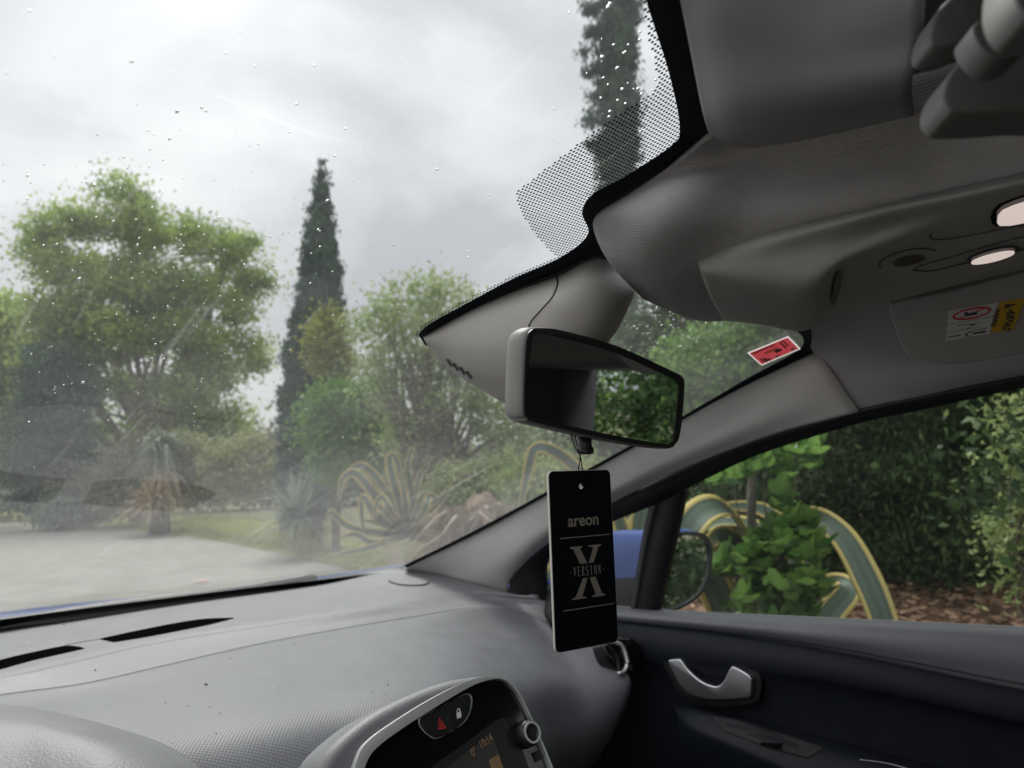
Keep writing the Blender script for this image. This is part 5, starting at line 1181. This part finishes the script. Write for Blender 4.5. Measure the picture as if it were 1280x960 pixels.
# ---- spiky rosettes
def rosette(name, label, cat, cpx, cpy, h, n, ln, wd, mt, trunk=None, droopy=.4, el=(-.2, 1.2), jit=.0):
    c = at(cpx, cpy, h=h); o = empty(name, (c.x, c.y, 0)); tag(o, label, cat)
    out = []; vv_l = []
    for i in range(n):
        az = RNG.uniform(0, 2 * math.pi); e_ = RNG.uniform(*el); d = np.array([math.cos(az) * math.cos(e_), math.sin(az) * math.cos(e_), math.sin(e_)])
        L_ = ln * RNG.uniform(.7, 1.15); s = unit(np.cross(d, [0, 0, 1.0]) + RNG.normal(0, .15, 3)); v0 = RNG.uniform(0, 1)
        base_ = np.array(c[:]) + RNG.normal(0, jit + 1e-4, 3)
        for q in range(4):
            a, b = q / 4, (q + 1) / 4; pa = base_ + d * L_ * a + np.array([0, 0, -1]) * L_ * droopy * a * a; pq = base_ + d * L_ * b + np.array([0, 0, -1]) * L_ * droopy * b * b
            wa, wq_ = wd * (1 - a ** 2 * .97), wd * (1 - b ** 2 * .97); out.append([pa - s * wa / 2, pa + s * wa / 2, pq + s * wq_ / 2, pq - s * wq_ / 2]); vv_l.append(v0)
    quads('crown', np.array(out), vv_l, mt, o)
    if trunk: tube('trunk', [V3((c.x, c.y, -.05)), V3((c.x, c.y, c.z * .5)), V3((c.x, c.y, c.z))], [trunk * 1.3, trunk, trunk * .8], M_BARK, o, 10)
    return o
rosette('yucca', 'blue grey spiky rosette plant at the road edge below the slender cypress', 'yucca', 372, 645, 15.0, 130, 1.05, .07, L_BLUE, None, .15, (-.5, 1.4), .06)
rosette('yucca', 'second blue grey spiky plant just behind, taller, at the cypress foot', 'yucca', 395, 622, 15.6, 100, 1.1, .06, L_BLUE, .1, .2, (-.5, 1.4), .06)
rosette('cordyline_palm', 'short palm like plant with long drooping leaves on a thick trunk', 'palm', 202, 556, 26, 120, 1.25, .09, leaf_mat('palm_leaf', (.07, .11, .07), (.20, .26, .17), .25), .24, .75, (-.6, 1.3), .12)
rosette('dry_palm_tuft', 'straw coloured tuft of dry fronds in front of the short palm', 'tuft', 190, 628, 25, 170, 1.1, .055, L_DRY, None, .5, (-.3, 1.5), .08)
rosette('dry_palm_tuft', 'brownish hanging skirt of dead leaves round the palm trunk', 'tuft', 208, 588, 25.6, 70, .9, .06, L_DRY, None, 1.2, (-.9, .3), .12)

# ---- fig shrub in the passenger window: every lobed leaf apart
fig = empty('fig_shrub', tuple(ground(965, 2.9))); tag(fig, 'vivid green shrub of hanging lobed leaves growing over the near agave', 'shrub')
L_FIG = leaf_mat('leaf_fig', (.035, .11, .02), (.24, .42, .10), .35, .3)
def figleaf(var):
    pts = [(0, 0), (.26, .02), (.43, .2), (.42, .45), (.27, .6), (.21, .82), (.0, 1.0), (-.21, .82), (-.27, .6), (-.42, .45), (-.43, .2), (-.26, .02)]
    sm = smoothpoly([V3((x, y, 0)) for x, y in pts], 3); k = len(sm)
    V = [(p.x, p.y, -abs(p.x) * .45 - .3 * p.y * p.y) for p in sm] + [(0, .45, .03)]
    me = bpy.data.meshes.new('leaf'); me.from_pydata(V, [], [(i, (i + 1) % k, k) for i in range(k)]); me.update(); at_attr(me, [var] * k); me.materials.append(L_FIG); return me
fm = [figleaf(v) for v in (.0, .2, .45, .65, .85, 1.0)]
fb = [(925, 705, 30, 14), (900, 715, 14, 10), (955, 682, 28, 15), (990, 665, 28, 18), (1012, 688, 18, 20), (1002, 738, 24, 24), (955, 735, 28, 22), (932, 762, 28, 14), (985, 770, 30, 14), (978, 625, 8, 22), (925, 590, 20, 8), (955, 575, 20, 11), (900, 602, 14, 8), (1000, 560, 18, 8), (1015, 575, 8, 13), (985, 592, 12, 8)]
wt = np.array([b[2] * b[3] for b in fb], float); wt /= wt.sum(); org = ground(965, 2.9)
for i in range(290):
    b = fb[RNG.choice(len(fb), p=wt)]; a = RNG.uniform(0, 6.283); r_ = math.sqrt(RNG.uniform(0, 1))
    p = at(b[0] + b[2] * r_ * math.cos(a), b[1] + b[3] * r_ * math.sin(a), h=RNG.uniform(2.55, 3.05))
    o = bpy.data.objects.new('leaf', fm[RNG.integers(0, 6)]); COL.objects.link(o); o.parent = fig; o.location = p - org
    o.rotation_euler = (RNG.uniform(1.9, 3.4), RNG.uniform(-.5, .5), RNG.uniform(-2.3, .8)); s = RNG.uniform(.045, .085); o.scale = (s, s, s)
big = bpy.data.meshes.new('foliage'); VV_ = []; FF_ = []; vr = []
for i in range(620):
    b = fb[RNG.choice(len(fb), p=wt)]; a = RNG.uniform(0, 6.283); r_ = math.sqrt(RNG.uniform(0, 1)) * 1.02
    p = at(b[0] + b[2] * r_ * math.cos(a), b[1] + b[3] * r_ * math.sin(a), h=RNG.uniform(2.7, 3.25)); s = RNG.uniform(.04, .075)
    mm_ = Matrix.Translation(p - V3((0, 0, 0))) @ Matrix.Rotation(RNG.uniform(-2.3, .8), 4, 'Z') @ Matrix.Rotation(RNG.uniform(-.5, .5), 4, 'Y') @ Matrix.Rotation(RNG.uniform(1.9, 3.4), 4, 'X') @ Matrix.Scale(s, 4)
    src = fm[RNG.integers(0, 4)]; b0 = len(VV_); VV_ += [mm_ @ v.co for v in src.vertices]; FF_ += [tuple(b0 + q for q in pl_.vertices) for pl_ in src.polygons]; vr += [RNG.uniform(0, .8)] * len(src.polygons)
big.from_pydata([tuple(v) for v in VV_], [], FF_); big.update(); at_attr(big, vr); o = link('foliage', big, L_FIG, fig, False); tag(o, kind='stuff')
limbs('stem', org, [at(x, y, h=2.95) for x, y in ((930, 700), (985, 690), (955, 590), (1003, 570), (915, 600), (990, 745), (940, 640))], .022, M_BARKG, fig)
tube('stem', smoothpoly([at(x, y, h=3.1) for x, y in ((1010, 860), (985, 760), (945, 690), (940, 610), (950, 560))], 5, False), .018, M_BARKG, fig, 8)

# ---- dead agave stump
st_c = ground(600, 7.6); stp = empty('dead_stump', tuple(st_c)); tag(stp, 'brown dead agave stump with dried hanging leaves by the pillar foot', 'stump')
bm = bmesh.new(); bmesh.ops.create_icosphere(bm, subdivisions=4, radius=1)
from mathutils import noise
for v in bm.verts:
    q = v.co.copy(); f_ = 1 + .35 * noise.noise(q * 2.3) + .15 * noise.noise(q * 6); v.co = V3((q.x * .62 * f_, q.y * .5 * f_, q.z * .72 * f_)) + st_c + V3((.05, 0, .35))
from_bm('stump_body', bm, mat('dead_leaf_mass', (.20, .145, .10), .95, bump=('noise', 14, 1, .05), var=.5, vscale=7), stp)
rt_ = [tuple(at(random.uniform(550, 645), random.uniform(630, 668), h=7.2 + random.uniform(-.3, .2))) for _ in range(420)]
o = blades('dried_leaf', rt_, .36, .045, leaf_mat('dead_agave_leaf', (.16, .12, .08), (.42, .33, .23), .2), stp, .7, .4, up=-.6, curl=.3); tag(o, kind='stuff')
# litter and earth bank under the hedge
litter = []
for _ in range(14000):
    p = at(RNG.uniform(830, 1400), 600, h=RNG.uniform(3.6, 8.5)); hh_ = math.hypot(p.x - CAM.x, p.y); litter.append((p.x, p.y, float(np.interp(hh_, [4.7, 5.5, 6.3, 7.6, 11], [0, .16, .34, .52, .8])) + RNG.uniform(.02, .10)))
for _ in range(5000):
    p = at(RNG.uniform(430, 760), 600, h=RNG.uniform(5.2, 9.5)); litter.append((p.x, p.y, .02 + RNG.uniform(0, .06)))
lp_ = np.array(litter); Q = leaf_quads(lp_, .10, .05, 0); Q[:, :, 2] = lp_[:, None, 2] + (Q[:, :, 2] - lp_[:, None, 2]) * .3
o = quads('leaf_litter', Q, np.clip(RNG.normal(.5, .25, len(Q)), 0, 1), L_LITTER); tag(o, 'brown dead leaf litter over the ground under the dark evergreen', 'leaf litter', kind='stuff')
roots = [tuple(at(RNG.uniform(1090, 1290), 600, h=RNG.uniform(4.2, 6.5))) for _ in range(700)]; roots = [(a, b, 0) for a, b, c in roots]
o = blades('weeds', roots, .22, .03, L_BRIGHT, None, .6); tag(o, 'scattered low green weeds among the brown litter', 'weeds', kind='stuff')
# bank of earth that rises behind the plants
V = []; nb = 40
for i in range(nb + 1):
    px = 820 + 600 * i / nb
    for j, (h, z) in enumerate(((4.7, -.02), (5.5, .16), (6.3, .34), (7.6, .52), (11, .8), (15, -.05))):
        p = at(px, 600, h=h); V.append(V3((p.x, p.y, z + .10 * noise.noise(V3((p.x * .9, p.y * .9, j)))* (z > 0))))
Fs = [(i * 6 + j, i * 6 + j + 1, (i + 1) * 6 + j + 1, (i + 1) * 6 + j) for i in range(nb) for j in range(5)]
o = pydata('earth_bank', V, Fs, mat('litter_earth', (.30, .19, .13), .95, bump=('noise', 9, 1, .06), var=.5, vscale=3.5)); tag(o, kind='structure')
# ---- gate with white pillars far down the road
gx = at(8, 610, h=42); gate = empty('entrance_gate', (gx.x, gx.y, 0)); tag(gate, 'far white pillared gateway with dark gate leaf beyond the road', 'gate')
M_WW = mat('white_render', (.62, .60, .55), .85, var=.12, vscale=1.5); M_GD = mat('dark_gate', (.03, .045, .045), .6)
def gbox(name, x0, x1, y0, y1, mt, d=.35):
    a = at(x0, y0, h=42); b = at(x1, y0, h=42); zt = a.z; zb_ = max(0, at(x0, y1, h=42).z)
    dr = (b - a); dr.z = 0; nrm_ = V3((-dr.y, dr.x, 0)).normalized() * d
    V = [V3((q.x, q.y, z)) for z in (zb_ - .3, zt) for q in (a, b, b + nrm_, a + nrm_)]
    return pydata(name, V, [(0, 1, 2, 3), (4, 5, 6, 7), (0, 1, 5, 4), (1, 2, 6, 5), (2, 3, 7, 6), (3, 0, 4, 7)], mt, gate, False)
gbox('pillar', 17, 23, 599, 626, M_WW); gbox('pillar', -6, 1, 599, 626, M_WW); gbox('pillar', 36, 41, 602, 620, M_WW)
gbox('low_wall', 23, 45, 604, 613, M_WW, .25); gbox('base_wall', -30, 17, 613, 622, M_WW, .3); gbox('gate_panel', 1, 17, 600, 613, M_GD, .08)
